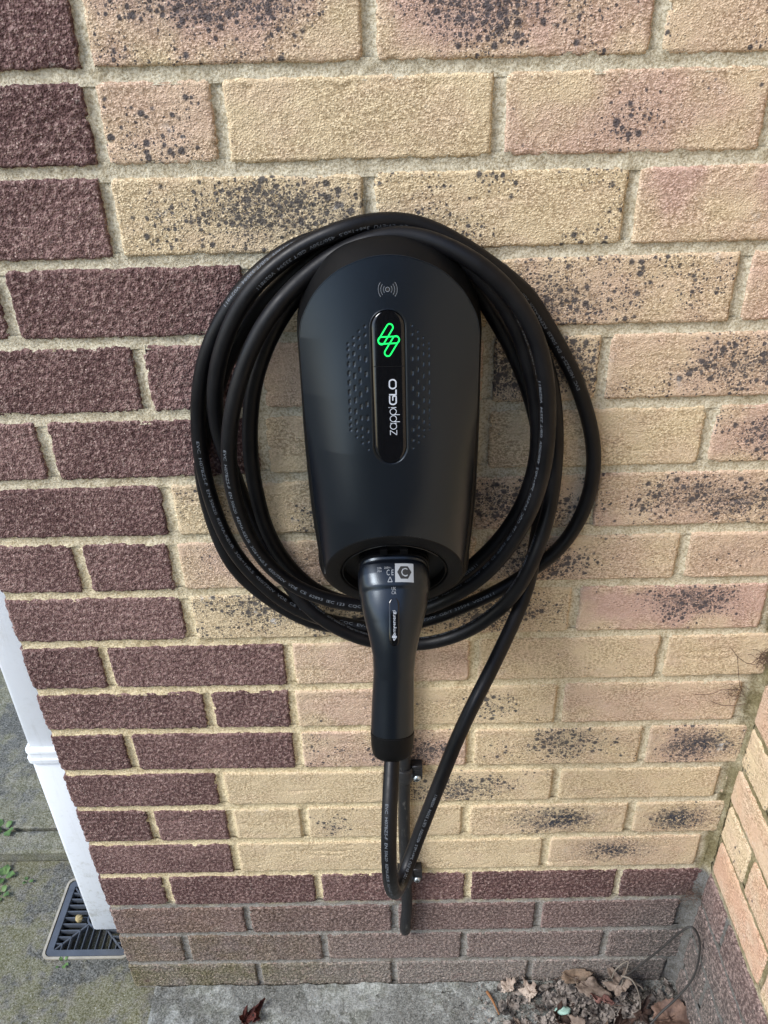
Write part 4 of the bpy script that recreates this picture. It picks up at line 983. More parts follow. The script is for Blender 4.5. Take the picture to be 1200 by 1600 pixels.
CABLE = [(43.0,-14.0,774.7),(34.1,-13.0,761.5),(24.9,-12.1,748.4),(15.3,-10.9,735.7),(4.6,-9.4,724.2),(-7.8,-8.0,714.7),(-21.8,-8.2,707.9),(-37.0,-9.2,704.8),(-52.5,-9.8,705.1),(-67.8,-10.0,708.4),(-82.4,-10.0,714.3),(-96.1,-10.0,722.3),(-108.9,-10.0,731.8),(-120.8,-10.0,742.3),(-132.1,-10.0,753.6),(-142.8,-9.9,765.5),(-152.5,-9.7,778.1),(-160.6,-9.4,791.7),(-166.8,-9.2,806.2),(-171.2,-9.0,821.5),(-174.4,-9.0,837.1),(-176.9,-9.0,852.9),(-178.7,-9.0,868.8),(-180.0,-9.0,884.7),(-180.5,-9.0,900.7),(-179.8,-9.0,916.6),(-177.7,-9.0,932.3),(-174.0,-9.0,947.8),(-169.0,-9.0,963.0),(-163.4,-9.0,977.9),(-157.4,-9.1,992.8),(-151.1,-9.4,1007.5),(-144.5,-10.0,1022.0),(-137.1,-10.8,1036.1),(-128.9,-11.9,1049.8),(-119.9,-12.8,1062.9),(-110.1,-13.4,1075.5),(-99.4,-13.4,1087.3),(-88.0,-12.8,1098.5),(-76.1,-11.9,1109.1),(-63.8,-10.7,1119.2),(-51.1,-9.4,1128.8),(-37.8,-8.4,1137.4),(-23.7,-8.0,1144.5),(-8.8,-8.0,1150.4),(6.8,-8.0,1153.7),(22.7,-8.0,1154.0),(38.4,-8.0,1151.7),(53.7,-8.0,1147.4),(68.3,-8.0,1141.3),(81.9,-8.0,1133.5),(94.4,-8.0,1123.9),(105.8,-8.0,1112.9),(115.8,-8.0,1100.6),(124.8,-9.4,1087.4),(134.4,-12.2,1074.7),(143.6,-13.0,1061.9),(151.9,-12.7,1048.5),(159.1,-12.6,1034.5),(165.0,-13.2,1019.9),(169.7,-14.4,1004.8),(173.1,-16.2,989.3),(175.6,-18.6,973.7),(177.0,-21.9,958.2),(177.8,-25.7,942.6),(177.7,-29.3,927.1),(177.1,-33.1,911.6),(175.8,-37.2,896.2),(173.6,-41.5,881.0),(170.5,-45.6,865.9),(166.6,-49.3,850.9),(162.1,-52.3,835.9),(157.3,-54.1,820.8),(152.1,-54.7,805.7),(146.2,-54.2,791.0),(139.2,-52.8,776.7),(131.2,-50.7,763.1),(122.2,-48.2,750.2),(112.3,-45.3,738.1),(101.3,-42.4,726.9),(89.2,-39.7,717.0),(76.0,-37.3,708.6),(61.7,-35.6,702.4),(46.6,-34.6,698.8),(30.9,-34.5,698.1),(15.1,-35.1,699.7),(-0.4,-36.2,702.9),(-15.5,-37.5,707.6),(-30.1,-37.3,714.0),(-43.9,-37.0,721.9),(-57.0,-35.8,730.8),(-69.4,-33.6,740.5),(-80.8,-30.7,751.2),(-90.8,-27.3,763.0),(-99.3,-23.9,775.9),(-106.8,-21.0,789.7),(-113.8,-18.5,803.8),(-120.6,-16.6,818.2),(-126.8,-15.3,832.8),(-132.0,-14.9,847.8),(-135.8,-15.2,863.3),(-138.8,-16.2,878.9),(-141.2,-17.8,894.6),(-143.7,-20.1,910.2),(-146.2,-22.9,925.8),(-148.6,-26.3,941.2),(-150.3,-29.9,956.7),(-151.1,-33.3,972.2),(-150.8,-36.1,987.9),(-149.3,-38.1,1003.6),(-146.9,-39.7,1019.3),(-143.1,-40.8,1034.8),(-138.1,-41.5,1049.9),(-131.9,-41.9,1064.5),(-124.8,-42.0,1078.8),(-116.5,-41.9,1092.4),(-107.0,-41.6,1105.1),(-96.1,-40.8,1116.6),(-84.0,-39.6,1126.8),(-71.0,-37.8,1135.8),(-57.3,-36.2,1143.5),(-43.0,-35.5,1150.1),(-28.2,-36.0,1155.6),(-12.8,-33.9,1159.8),(3.0,-29.5,1161.6),(19.1,-25.9,1161.4),(35.0,-23.3,1159.2),(50.3,-22.4,1154.4),(64.8,-22.7,1147.7),(78.6,-22.9,1140.0),(92.0,-22.8,1131.4),(105.1,-22.2,1122.1),(118.0,-20.7,1112.2),(130.5,-17.1,1101.7),(141.9,-11.9,1090.1),(151.2,-8.7,1077.0),(160.0,-8.2,1063.6),(168.6,-8.4,1050.2),(176.9,-8.7,1036.7),(185.0,-8.9,1022.9),(192.4,-9.0,1008.8),(199.1,-9.0,994.3),(205.2,-9.0,979.5),(210.7,-9.0,964.5),(215.4,-9.0,949.2),(219.0,-9.0,933.7),(221.4,-9.0,918.0),(222.4,-9.0,902.1),(221.9,-9.0,886.1),(220.0,-9.0,870.3),(216.6,-9.0,854.8),(211.7,-9.2,839.7),(205.1,-9.6,825.3),(196.9,-10.2,811.7),(187.1,-10.7,799.3),(175.7,-10.7,788.4),(162.9,-11.9,779.0),(149.3,-15.8,771.0),(135.6,-18.5,763.2),(121.8,-19.3,755.2),(108.1,-19.1,747.1),(94.2,-18.4,739.1),(80.2,-17.8,731.4),(65.9,-17.3,724.5),(51.1,-17.1,718.6),(35.9,-17.2,714.1),(20.3,-18.2,711.4),(4.5,-20.8,710.8),(-11.4,-23.2,712.2),(-27.2,-21.6,714.8),(-42.8,-20.3,718.1),(-58.0,-20.4,722.6),(-72.5,-21.1,728.8),(-86.0,-22.2,736.9),(-98.5,-23.5,746.7),(-109.8,-24.7,757.8),(-120.3,-25.5,769.8),(-129.9,-25.9,782.5),(-139.0,-26.0,795.6),(-147.1,-26.0,809.3),(-154.1,-26.0,823.7),(-159.6,-26.0,838.6),(-163.9,-26.0,853.9),(-167.3,-26.0,869.5),(-169.8,-26.0,885.3),(-171.8,-26.0,901.2),(-173.1,-26.0,917.1),(-173.7,-26.0,933.1),(-173.5,-26.0,949.1),(-172.5,-26.0,965.0),(-170.7,-26.0,980.9),(-168.2,-26.1,996.7),(-164.9,-26.3,1012.3),(-160.6,-26.7,1027.6),(-155.0,-27.1,1042.5),(-148.2,-27.5,1056.9),(-140.4,-27.6,1070.8),(-131.6,-27.2,1084.1),(-121.8,-26.4,1096.6),(-111.0,-25.1,1108.2),(-99.2,-23.5,1118.8),(-86.5,-22.0,1128.2),(-72.9,-20.8,1136.3),(-58.4,-20.0,1142.7),(-43.4,-20.2,1147.2),(-27.8,-22.0,1149.3),(-11.9,-23.1,1148.9),(4.1,-22.5,1147.9),(19.6,-22.9,1146.2),(34.8,-26.7,1143.9),(49.5,-31.4,1141.1),(63.6,-35.3,1137.0),(77.0,-39.4,1130.6),(89.5,-42.8,1122.1),(101.0,-44.2,1111.7),(111.3,-43.9,1099.7),(120.2,-43.1,1086.5),(127.8,-42.4,1072.6),(134.4,-42.1,1058.1),(139.9,-42.0,1043.1),(144.6,-42.0,1027.8),(148.5,-42.0,1012.3),(151.7,-42.0,996.7),(154.3,-42.0,980.9),(156.0,-42.0,965.0),(156.6,-41.9,949.1),(155.9,-41.6,933.2),(154.0,-40.9,917.4),(151.0,-40.0,901.7),(146.9,-38.8,886.4),(141.7,-37.5,871.4),(135.3,-36.2,856.8),(127.9,-34.8,842.8),(119.2,-33.6,829.5),(109.6,-32.7,816.8),(99.1,-32.4,804.8),(87.8,-32.6,793.6),(75.6,-33.3,783.5),(62.3,-34.1,775.5),(47.8,-35.3,770.5),(32.6,-39.0,768.1),(17.7,-44.6,766.3),(2.5,-48.9,767.0),(-12.8,-52.2,769.3),(-28.2,-54.3,772.6),(-43.5,-55.4,776.9),(-58.4,-55.8,782.3),(-72.7,-56.0,789.2),(-86.0,-56.0,797.9),(-98.0,-56.0,808.2),(-108.5,-56.0,820.0),(-117.3,-56.0,833.2),(-124.4,-56.1,847.4),(-129.8,-56.4,862.3),(-133.8,-57.1,877.7),(-136.6,-58.0,893.4),(-138.5,-59.0,909.2),(-139.4,-59.9,925.1),(-139.3,-60.7,941.0),(-138.3,-61.3,956.9),(-136.3,-61.7,972.8),(-133.3,-61.9,988.5),(-129.5,-61.9,1004.0),(-124.7,-61.5,1019.2),(-119.2,-60.8,1034.2),(-112.9,-59.8,1048.8),(-105.8,-58.5,1063.0),(-97.7,-56.9,1076.7),(-88.4,-55.0,1089.4),(-78.0,-52.5,1101.2),(-66.6,-49.3,1111.8),(-54.5,-45.5,1121.4),(-41.7,-42.0,1130.2),(-28.3,-39.8,1138.0),(-14.0,-39.8,1144.5),(0.8,-40.3,1149.6),(16.1,-39.6,1152.6),(31.6,-40.4,1152.9),(46.8,-43.4,1150.6),(61.3,-47.5,1146.2),(75.3,-51.6,1140.3),(88.7,-55.1,1133.0),(101.4,-57.3,1124.0),(113.1,-58.4,1113.5),(123.6,-59.4,1101.6),(132.7,-60.6,1088.7),(140.3,-62.1,1074.8),(146.3,-63.6,1060.2),(151.0,-64.7,1045.0),(154.4,-65.5,1029.4),(156.8,-65.9,1013.7),(158.5,-66.0,997.8),(159.5,-66.0,981.8),(159.9,-66.0,965.9),(159.5,-65.8,949.9),(158.2,-65.4,934.0),(156.0,-64.6,918.2),(152.9,-63.7,902.6),(148.8,-62.6,887.2),(143.6,-61.5,872.1),(137.5,-60.4,857.4),(130.5,-59.2,843.1),(122.6,-58.0,829.3),(113.7,-56.8,816.1),(103.7,-55.4,803.8),(92.7,-53.8,792.4),(80.9,-52.0,781.9),(68.4,-49.9,772.4),(55.4,-47.7,763.5),(41.8,-44.2,755.7),(27.1,-38.0,751.6),(11.8,-33.1,750.1),(-3.7,-29.8,749.7),(-19.4,-27.7,750.6),(-34.9,-26.6,753.1),(-49.8,-26.3,758.2),(-63.3,-26.7,766.0),(-75.1,-27.5,776.2),(-85.1,-28.8,788.4),(-93.6,-30.3,801.7),(-100.9,-31.7,815.8),(-107.2,-32.9,830.4),(-112.3,-33.8,845.4),(-116.1,-34.5,860.9),(-118.7,-35.2,876.6),(-120.4,-35.9,892.5),(-121.5,-36.7,908.4),(-122.1,-37.6,924.4),(-122.0,-38.5,940.3),(-121.2,-39.2,956.3),(-119.7,-39.7,972.2),(-117.5,-40.0,988.0),(-114.6,-40.0,1003.7),(-110.8,-40.0,1019.2),(-105.8,-39.9,1034.3),(-99.7,-39.5,1049.0),(-92.6,-38.3,1063.2),(-84.5,-35.8,1076.6),(-75.4,-31.7,1088.9),(-65.4,-26.6,1100.0),(-54.2,-21.3,1109.9),(-41.9,-16.9,1118.6),(-28.4,-13.7,1126.1),(-14.2,-11.3,1132.2),(0.7,-9.4,1136.5),(16.1,-8.5,1138.3),(31.4,-8.8,1137.2),(46.4,-9.9,1133.7),(60.8,-11.3,1128.2),(74.0,-12.9,1120.4),(85.6,-15.1,1110.2),(95.5,-17.4,1098.2),(104.4,-19.7,1085.2),(112.9,-21.7,1071.8),(121.1,-23.1,1058.2),(128.8,-23.8,1044.3),(135.8,-24.0,1029.9),(142.1,-24.0,1015.2),(147.7,-23.8,1000.3),(152.7,-23.3,985.1),(157.2,-22.3,969.8),(161.2,-20.7,954.4),(164.6,-18.7,938.8),(167.6,-17.0,923.3),(170.0,-15.4,907.6),(171.6,-13.9,891.8),(172.1,-12.9,875.9),(171.8,-12.3,859.9),(170.8,-12.3,844.0),(169.5,-13.0,828.1),(167.9,-15.3,812.5),(165.9,-20.2,797.4),(163.1,-26.7,783.1),(159.0,-32.9,769.9),(153.2,-41.3,758.7),(146.4,-51.7,749.2),(139.1,-63.1,740.9),(131.6,-75.0,733.4),(124.0,-87.2,726.5),(116.3,-99.0,719.1),(108.4,-109.7,710.4),(100.7,-118.7,700.0),(93.3,-126.0,688.1),(86.4,-132.2,675.2),(80.1,-137.5,661.5),(74.3,-142.1,647.4),(68.9,-146.4,633.0),(63.6,-150.6,618.4),(58.3,-154.7,603.9),(53.0,-158.8,589.4),(47.7,-162.7,574.8),(42.6,-166.5,560.1),(37.5,-170.3,545.4),(32.5,-174.5,531.0),(27.3,-180.2,517.7),(22.0,-188.7,508.0),(17.0,-199.9,505.2),(13.2,-212.0,510.0),(10.6,-222.7,520.1),(8.8,-231.5,533.0),(7.4,-238.8,547.0),(6.4,-244.5,561.8),(5.6,-248.8,577.1),(5.1,-251.1,592.7),(4.8,-251.2,608.5),(4.9,-248.8,624.0),(5.2,-243.7,638.8),(5.9,-236.0,652.5),(6.8,-226.0,664.6),(7.9,-214.2,675.1),(9.0,-201.4,684.5),(10.1,-188.1,693.3)]
# ------------------------------------------------------------------ coiled charging cable
CP = np.array(CABLE); CR = 7.65
pth = smooth_path(CP, 5.5)
for _ in range(2): pth[1:-1] = pth[1:-1]*.5+.25*(pth[:-2]+pth[2:])
M_CAB = NT('cable_sheath'); v_ = M_CAB.coords()
M_CAB = M_CAB.out(M_CAB.mix(M_CAB.rng(M_CAB.noise(v_, 25, 4), .3, .7), (.002, .002, .003, 1), (.005, .005, .006, 1)), M_CAB.rng(M_CAB.noise(v_, 40, 5, .7), .3, .7, .36, .55), M_CAB.bump(M_CAB.noise(v_, 700, 3), .12, .0002), spec=.24)
cable = MB().tube(pth, CR, 18).build('charging_cable', M_CAB, None, tuple(pth[0]), sharp=70)
tag(cable, 'thick black charging cable coiled in loops round the charger, hanging down to its connector', 'cable')
arc = np.r_[0, np.cumsum(np.linalg.norm(np.diff(pth, axis=0), axis=1))]
CAMP = np.array([17.07, -743.3, 1318.4])
def oncable(s, h, off, twist):
    p = np.array([np.interp(s, arc, pth[:, i]) for i in range(3)])
    q1 = np.array([np.interp(s+3, arc, pth[:, i]) for i in range(3)]); q0 = np.array([np.interp(s-3, arc, pth[:, i]) for i in range(3)])
    t = (q1-q0)/np.linalg.norm(q1-q0)
    n = CAMP-p; n = n-t*n.dot(t); n = n/np.linalg.norm(n)
    side_ = np.cross(n, -t)                   # the print runs against the path
    a = h/CR+twist
    return tuple(p+(n*math.cos(a)+side_*math.sin(a))*(CR+off))
TXT = 'EVC  H07BZ5-F  EN 50620  KEMA-KEUR  3G6+1x0.5  450/750V  VDE  CE  62893  IEC 123  CQC  EV-EYU  3x6+1x0.5  450/750V  GB/T 33594  V029811'
TV, TF = text_mesh(TXT, 4.2); tw = max(p[0] for p in TV)
M_PRINT = mat_plain('cable_print', (.12, .135, .155, 1), .7)
for s0, span, twist, d2 in ((1480, 370, .9, .2), (2240, 385, .1, .45), (3005, 480, -.2, .5), (3545, 400, -.75, .3), (4130, 400, -.5, .3), (4990, 400, 1.1, -.3), (6470, 300, -.35, .2)):
    k = span/tw
    V = [oncable(s0-x*k, y-1.7, .1, twist+d2*math.sin(x*k/170.)) for x, y in TV]
    MB().add(V, TF).build('printed_marking', M_PRINT, cable, oncable(s0, 0, 0, 0), smooth=False)

# ------------------------------------------------------------------ litter in the corner
def mat_leaf(name, c1, c2):
    m = NT(name); v = m.coords()
    c = m.mix(m.rng(m.noise(v, 60, 5, .65), .35, .65), c1, c2)
    c = m.mix(m.rng(m.noise(v, 300, 3, .7), .5, .7, 0, .5), c, srgb(60, 48, 40))
    return m.out(c, .8, m.bump(m.noise(v, 220, 4), .5, .001), spec=.25)
M_L = {'pale': mat_leaf('pale_leaf', srgb(172, 158, 144), srgb(140, 124, 112)), 'brown': mat_leaf('brown_leaf', srgb(124, 100, 86), srgb(92, 74, 66)),
       'grey': mat_leaf('grey_leaf', srgb(126, 112, 100), srgb(96, 84, 76)), 'red': mat_leaf('red_leaf', srgb(122, 88, 80), srgb(92, 64, 60)),
       'dark': mat_leaf('dark_leaf', srgb(74, 56, 48), srgb(44, 34, 30)), 'maroon': mat_leaf('maroon_leaf', srgb(86, 46, 40), srgb(54, 28, 26)), 'tan': mat_leaf('tan_leaf', srgb(118, 100, 84), srgb(90, 78, 66))}
def leaf(pos, size, rot, tilt, kind, label, seed, lobes=5, curl=.25, asp=1., fold=.3):
    r_ = np.random.RandomState(seed); n = 56; rings = 6
    ang = np.linspace(0, 2*math.pi, n, endpoint=False)
    if lobes:
        R = np.full(n, .46)
        for k_, (aa, hh, ww) in enumerate(((0, .54, .30), (1.05, .40, .27), (-1.05, .40, .27), (2.05, .22, .25), (-2.05, .22, .25))):
            d_ = np.abs((ang-aa+math.pi) % (2*math.pi)-math.pi); R = np.maximum(R, .40+(hh)*np.clip(1-d_/(ww*1.5), 0, 1)**.8)
        R = R*(1+.07*np.where(np.arange(n) % 3 == 0, 1, -.6))
    else: R = .85-.25*np.abs(np.sin(ang))+.03*np.cos(ang*9)
    R = R*(1+r_.uniform(-.07, .07, n))*(1-.25*(np.cos(ang) < -.8))
    V = [(0, 0, 0)]
    for k in range(1, rings+1):
        f = k/rings
        for a, R_ in zip(ang, R):
            x = f*R_*math.cos(a); y = f*R_*math.sin(a)*asp
            z = curl*(x*x*1.1-.2*x)+fold*abs(y)+.22*float(vnoise(x*2.6+seed, y*2.6, seed))+.09*float(vnoise(x*7+seed, y*7, seed+4))-.03*math.cos(a*lobes*2)*f
            V.append((x, y, z))
    F = [(0, 1+i, 1+(i+1) % n) for i in range(n)]
    for k in range(rings-1):
        for i in range(n): F.append((1+k*n+i, 1+(k+1)*n+i, 1+(k+1)*n+(i+1) % n, 1+k*n+(i+1) % n))
    M_ = Matrix.Rotation(rot, 4, 'Z') @ Matrix.Rotation(tilt[0], 4, 'X') @ Matrix.Rotation(tilt[1], 4, 'Y')
    W = [M_ @ (Vector(p)*size) for p in V]
    zmin = min(p.z for p in W)
    W = [(p.x+pos[0], p.y+pos[1], p.z-zmin+pos[2]) for p in W]
    t = empty('fallen_leaf', pos, label, 'leaf', 'fallen leaves in the wall corner')
    bl = MB().add(W, F).build('blade', M_L[kind], t, pos, sharp=70)
    md = bl.modifiers.new('thickness', 'SOLIDIFY'); md.thickness = .0004
    st = [M_ @ (Vector((-.62*k_-.45+.1, .03*math.sin(k_*5), curl*.3*k_))*size) for k_ in np.linspace(-.9, 1.1, 9)]
    MB().tube([(p.x+pos[0], p.y+pos[1], p.z-zmin+pos[2]+.5) for p in st], .55, 6).build('stalk', M_L['dark'], t, pos)

for a in [((190, -16, -70), 27, 1.4, (-.5, .1), 'pale', 'pale papery leaf standing upright, left one of the pale pair', 3, 5, .2, .8),
 ((224, -27, -70), 30, 1.9, (-.45, .1), 'pale', 'pale papery leaf lying right of its twin, lobes pointing down', 4, 5, .2, .75),
 ((296, -8, -52), 34, .1, (.35, -.15), 'tan', 'curled tan leaf against the foot of the wall, topmost of the heap', 6, 0, .35, .5),
 ((318, -24, -60), 40, -.5, (.25, .2), 'grey', 'large grey mouldering leaf under the mint pebble', 8, 0, .2, .65),
 ((368, -30, -48), 40, 2.0, (-.45, .3), 'grey', 'grey lobed leaf propped beside the crooked twig', 9, 5, .3, .85),
 ((336, -52, -52), 30, 2.3, (.5, .5), 'red', 'folded reddish leaf right of the mint pebble', 10, 0, .3, .4, .7),
 ((262, -66, -64), 34, .7, (.6, .2), 'dark', 'dark crumpled leaf left of the pebble', 12, 5, .5, .8, .6),
 ((290, -84, -62), 32, 2.9, (.2, .4), 'grey', 'grey torn leaf in front of the pebble', 13, 5, .3, .7),
 ((392, -62, -60), 32, 1.2, (.7, -.3), 'dark', 'dark brown leaf behind the big orange brown one', 14, 5, .5, .7, .5),
 ((352, -84, -62), 34, .4, (.4, .3), 'dark', 'dark shredded leaf at the lower edge of the heap', 15, 5, .5, .9, .5),
 ((436, -70, -66), 44, .2, (.15, -.1), 'brown', 'big orange brown leaf lying under the end of the wire', 16, 0, .15, .95),
 ((318, -110, -66), 40, 1.1, (.2, .2), 'tan', 'tan leaf nearest the viewer in the heap', 17, 5, .3, .9),
 ((-240, -60, -70), 27, .9, (.4, .3), 'maroon', 'dark maroon leaf alone on the concrete, left part of the curled pair', 18, 5, .6, .7, .6),
 ((-224, -50, -70), 27, 1.2, (.9, .2), 'maroon', 'curled maroon brown leaf standing on the concrete below the third joint', 19, 0, .5, .4, .9),
 ((205, -80, -70), 24, 2.2, (.1, .2), 'grey', 'small grey leaf in front of the pale pair', 20, 5, .3, .8)]:
    leaf(*a)
# crumbs, soil and shredded leaf in the corner: nobody could count it
mb = MB(); r_ = np.random.RandomState(5)
def crumb_cloud(n, cx_, cy_, sx_, sy_, s0, s1, zt=0):
    for _ in range(n):
        x, y = cx_+r_.randn()*sx_, cy_+r_.randn()*sy_
        if x > 462 or y > -4 or y < -420: continue
        s_ = r_.uniform(s0, s1); a = r_.uniform(0, 6.28)
        z = -71+r_.uniform(0, 1)*zt*math.exp(-((x-cx_)/(sx_*1.4))**2)
        P = []
        k = r_.randint(4, 7)
        nrm = Vector((r_.randn()*.6, r_.randn()*.6, 1)).normalized(); e1 = nrm.orthogonal().normalized(); e2 = nrm.cross(e1)
        for i in range(k):
            t = 2*math.pi*i/k+r_.uniform(-.3, .3); q = e1*math.cos(t)*s_*r_.uniform(.6, 1.2)+e2*math.sin(t)*s_*r_.uniform(.4, 1)
            P.append((x+q.x, y+q.y, max(z+q.z+s_*.35, -73)))
        c0 = (x, y, max(z+s_*.35+r_.uniform(-.3, .6)*s_, -72.5)); mb.add([c0]+P, [(0, 1+i, 1+(i+1) % k) for i in range(k)])
crumb_cloud(2400, 330, -45, 95, 40, .7, 2.4, 12)
crumb_cloud(500, 310, -45, 75, 34, 2, 5, 20)
crumb_cloud(700, 415, -35, 45, 30, .5, 1.6, 0)
crumb_cloud(900, 120, -22, 210, 26, .3, 1.3, 0)
def frag(x, y, z, s_, seed):
    q = np.random.RandomState(seed); n = 9; k = 4; A_ = Matrix.Rotation(q.uniform(0, 6.28), 4, 'Z') @ Matrix.Rotation(q.normal()*.3, 4, 'X') @ Matrix.Rotation(q.normal()*.3, 4, 'Y')
    V = [Vector((0, 0, 0))]; R = [q.uniform(.55, 1.25) for _ in range(n)]; cu, cv = q.uniform(-.35, .4, 2)
    for r in range(1, k):
        for i in range(n):
            t = 2*math.pi*i/n; f = r/(k-1)*R[i]; a = f*math.cos(t); b_ = f*math.sin(t)*.75
            V.append(Vector((a, b_, cu*a*a+cv*b_*b_+.13*q.normal()*r/(k-1))))
    V = [A_ @ (p*s_) for p in V]; zm = min(p.z for p in V)
    F = [(0, 1+i, 1+(i+1) % n) for i in range(n)]
    for r in range(k-2):
        for i in range(n): F.append((1+r*n+i, 1+(r+1)*n+i, 1+(r+1)*n+(i+1) % n, 1+r*n+(i+1) % n))
    mb.add([(p.x+x, p.y+y, p.z-zm+z) for p in V], F)
for i in range(300):
    x = float(np.clip(318+r_.randn()*72, 175, 452)); y = float(min(-46+r_.randn()*32, -12)); hgt = 16*math.exp(-((x-322)/70.)**2-((y+42)/34.)**2)
    frag(x, y, -73+hgt*r_.uniform(.4, 1.1), r_.uniform(3.5, 11), 900+i)
M_LIT = NT('leaf_litter'); v_ = M_LIT.coords()
M_LIT = M_LIT.out(M_LIT.mix(M_LIT.rng(M_LIT.ma('ADD', M_LIT.ma('MULTIPLY', M_LIT.noise(v_, 55, 2, .6), .7), M_LIT.ma('MULTIPLY', M_LIT.noise(v_, 400, 3, .7), .3)), .38, .62), srgb(50, 47, 45), srgb(142, 133, 125)), .9, M_LIT.bump(M_LIT.noise(v_, 400, 3), .5, .001), spec=.2)
o = mb.build('leaf_litter', M_LIT, None, (330, -45, -73), smooth=False); tag(o, kind='stuff')

# mound of dirt under the litter, pushed into the corner
nx, ny = 120, 60
Xg, Yg = np.meshgrid(np.linspace(140, 466, nx), np.linspace(-260, 6, ny))
Hh = 4*np.exp(-((Xg-400)/85.)**2-((Yg+10)/70.)**2)+14*np.exp(-((Xg-318)/55.)**2-((Yg+38)/30.)**2)-3.+fbm(Xg/14., Yg/14., 91, 4)*4.5+fbm(Xg/4., Yg/4., 92, 2)*1.2
M_DIRT = NT('dirt'); v_ = M_DIRT.n('ShaderNodeNewGeometry').outputs['Position']
M_DIRT = M_DIRT.out(M_DIRT.mix(M_DIRT.rng(M_DIRT.noise(v_, 380, 5, .8), .38, .62), srgb(52, 50, 47), srgb(112, 108, 100)), .95, M_DIRT.bump(M_DIRT.noise(v_, 350, 4, .8), 1, .003), spec=.15)
o = fastmesh('dirt', np.stack([Xg, Yg, -75+Hh], -1).reshape(-1, 3), grid_quads(ny, nx), M_DIRT); tag(o, kind='stuff')

# pale green glass pebble
def blobmesh(c, r3, seed, n=10, mm=14, rough=.12, flat=1.):
    V = []
    for i in range(n+1):
        th = math.pi*i/n
        for k in range(mm):
            ph = 2*math.pi*k/mm; d = Vector((math.sin(th)*math.cos(ph), math.sin(th)*math.sin(ph), math.cos(th)))
            q = 1+rough*float(vnoise(d.x*1.7+seed, d.y*1.7+d.z*2.3, seed)); V.append((c[0]+d.x*r3[0]*q, c[1]+d.y*r3[1]*q, c[2]+d.z*r3[2]*q))
    return MB().add(V, [tuple(int(i) for i in q) for q in grid_quads(n+1, mm, True)])
M_TEAL = mat_plain('pale_green_pebble', srgb(150, 182, 170), .6, 0, .5, 200, .3, var=.15)
o = blobmesh((269, -58, -54), (12, 7, 5), 3, rough=.3).build('pebble', M_TEAL, None, (269, -58, -55)); tag(o, 'pale mint green pebble lying among the dead leaves', 'pebble')
M_ST = mat_plain('ochre_stone', srgb(150, 134, 96), .85, 0, .3, 300, .5, var=.2)
o = blobmesh((-571, 124, -79), (6.5, 7, 6), 8, rough=.35).build('stone', M_ST, None, (-571, 124, -80)); tag(o, 'small ochre stone resting on the bars of the drain grate', 'stone')

# bent wire standing in the corner
WIRE = [(386, -95, -55), (411, -82, -22), (433, -75, 7), (452, -68, 42), (459, -62, 71), (459, -56, 107), (453, -52, 137), (441, -48, 155), (428, -45, 136), (407, -40, 81), (383, -34, 23), (368.6, -30, -14), (364, -28, -40)]

M_WIRE = mat_plain('wire_black', srgb(48, 46, 44), .55, 0, .4, 200, .4, var=.2)
o = MB().tube(smooth_path(WIRE, 4), 1.7, 8).build('bent_wire', M_WIRE, None, WIRE[-1], sharp=60)
tag(o, 'dark springy wire looping up out of the leaves against the brown plinth corner', 'wire')
M_TWIG = mat_plain('twig', srgb(112, 104, 94), .85, 0, .3, 300, .5, var=.25)
M_TWIG2 = mat_plain('brown_twig', srgb(120, 84, 54), .8, 0, .3, 300, .5, var=.25)
TWIGS = [([(356, -15, -42), (360, -16, -12), (377, -14, 5), (368, -30, -14), (364, -34, -50)], 1.3, M_TWIG, 'crooked grey twig at the foot of the bent wire'),
 ([(362, -33, -2), (376, -40, 0), (386, -50, -16), (390, -60, -36), (389, -66, -60)], 1.5, M_TWIG, 'curved pale stem arching down beside the grey lobed leaf'),
 ([(380, -40, -6), (392, -44, -14), (396, -46, -20)], 1.3, M_TWIG, 'short stub twig on the right of the curved pale stem'),
 ([(153, -20, -68), (161, -36, -67), (169, -56, -69)], 2.6, M_TWIG2, 'short brown twig lying left of the two pale leaves')]
for P, r0, mt, lb in TWIGS:
    P = smooth_path(P, 4); o = MB().tube(P, list(np.linspace(r0, r0*.45, len(P))), 7).build('twig', mt, None, tuple(P[0]))
    tag(o, lb, 'twig', 'twigs in the leaf litter')
# rootlets and cobweb tuft clinging to the right hand end of the wall
mb = MB(); r_ = np.random.RandomState(12)
for P in [[(459, -8, 644), (449, -7, 643), (444, -6, 634), (438, -6, 633), (424.5, -5, 643.5), (415, -4.5, 656)], [(424.5, -5, 643.5), (431, -5, 617), (437, -5, 596), (443, -5, 584)],
 [(385, -4.5, 581.5), (404, -4.5, 582), (418.6, -4.5, 589), (438, -5, 589)], [(405, -4.5, 571), (420, -4.5, 563), (436, -4.5, 561.5), (450, -6, 566)]]: mb.tube(smooth_path(P, 3), .42, 5)
for i in range(46):
    p0 = Vector((452+r_.uniform(-4, 8), -6+r_.uniform(-4, 2), 644+r_.uniform(-7, 7))); P = [p0]
    d = Vector((r_.uniform(-1, .7), r_.uniform(-.5, .1), r_.uniform(-.5, .5))).normalized()
    for k in range(5): d = (d+Vector((r_.uniform(-1, 1), r_.uniform(-.5, .3), r_.uniform(-1, 1)))*.7).normalized(); P.append(P[-1]+d*r_.uniform(2, 4))
    mb.tube([tuple(p) for p in P], .28, 4)
for i in range(40):
    p0 = Vector((430+r_.uniform(-8, 14), -5+r_.uniform(-3, 2), 588+r_.uniform(-12, 10))); P = [p0]
    d = Vector((r_.uniform(-1, .7), r_.uniform(-.4, .1), r_.uniform(-.8, .8))).normalized()
    for k in range(4): d = (d+Vector((r_.uniform(-1, 1), r_.uniform(-.4, .2), r_.uniform(-1, 1)))*.7).normalized(); P.append(P[-1]+d*r_.uniform(1.5, 3.5))
    mb.tube([tuple(p) for p in P], .24, 4)
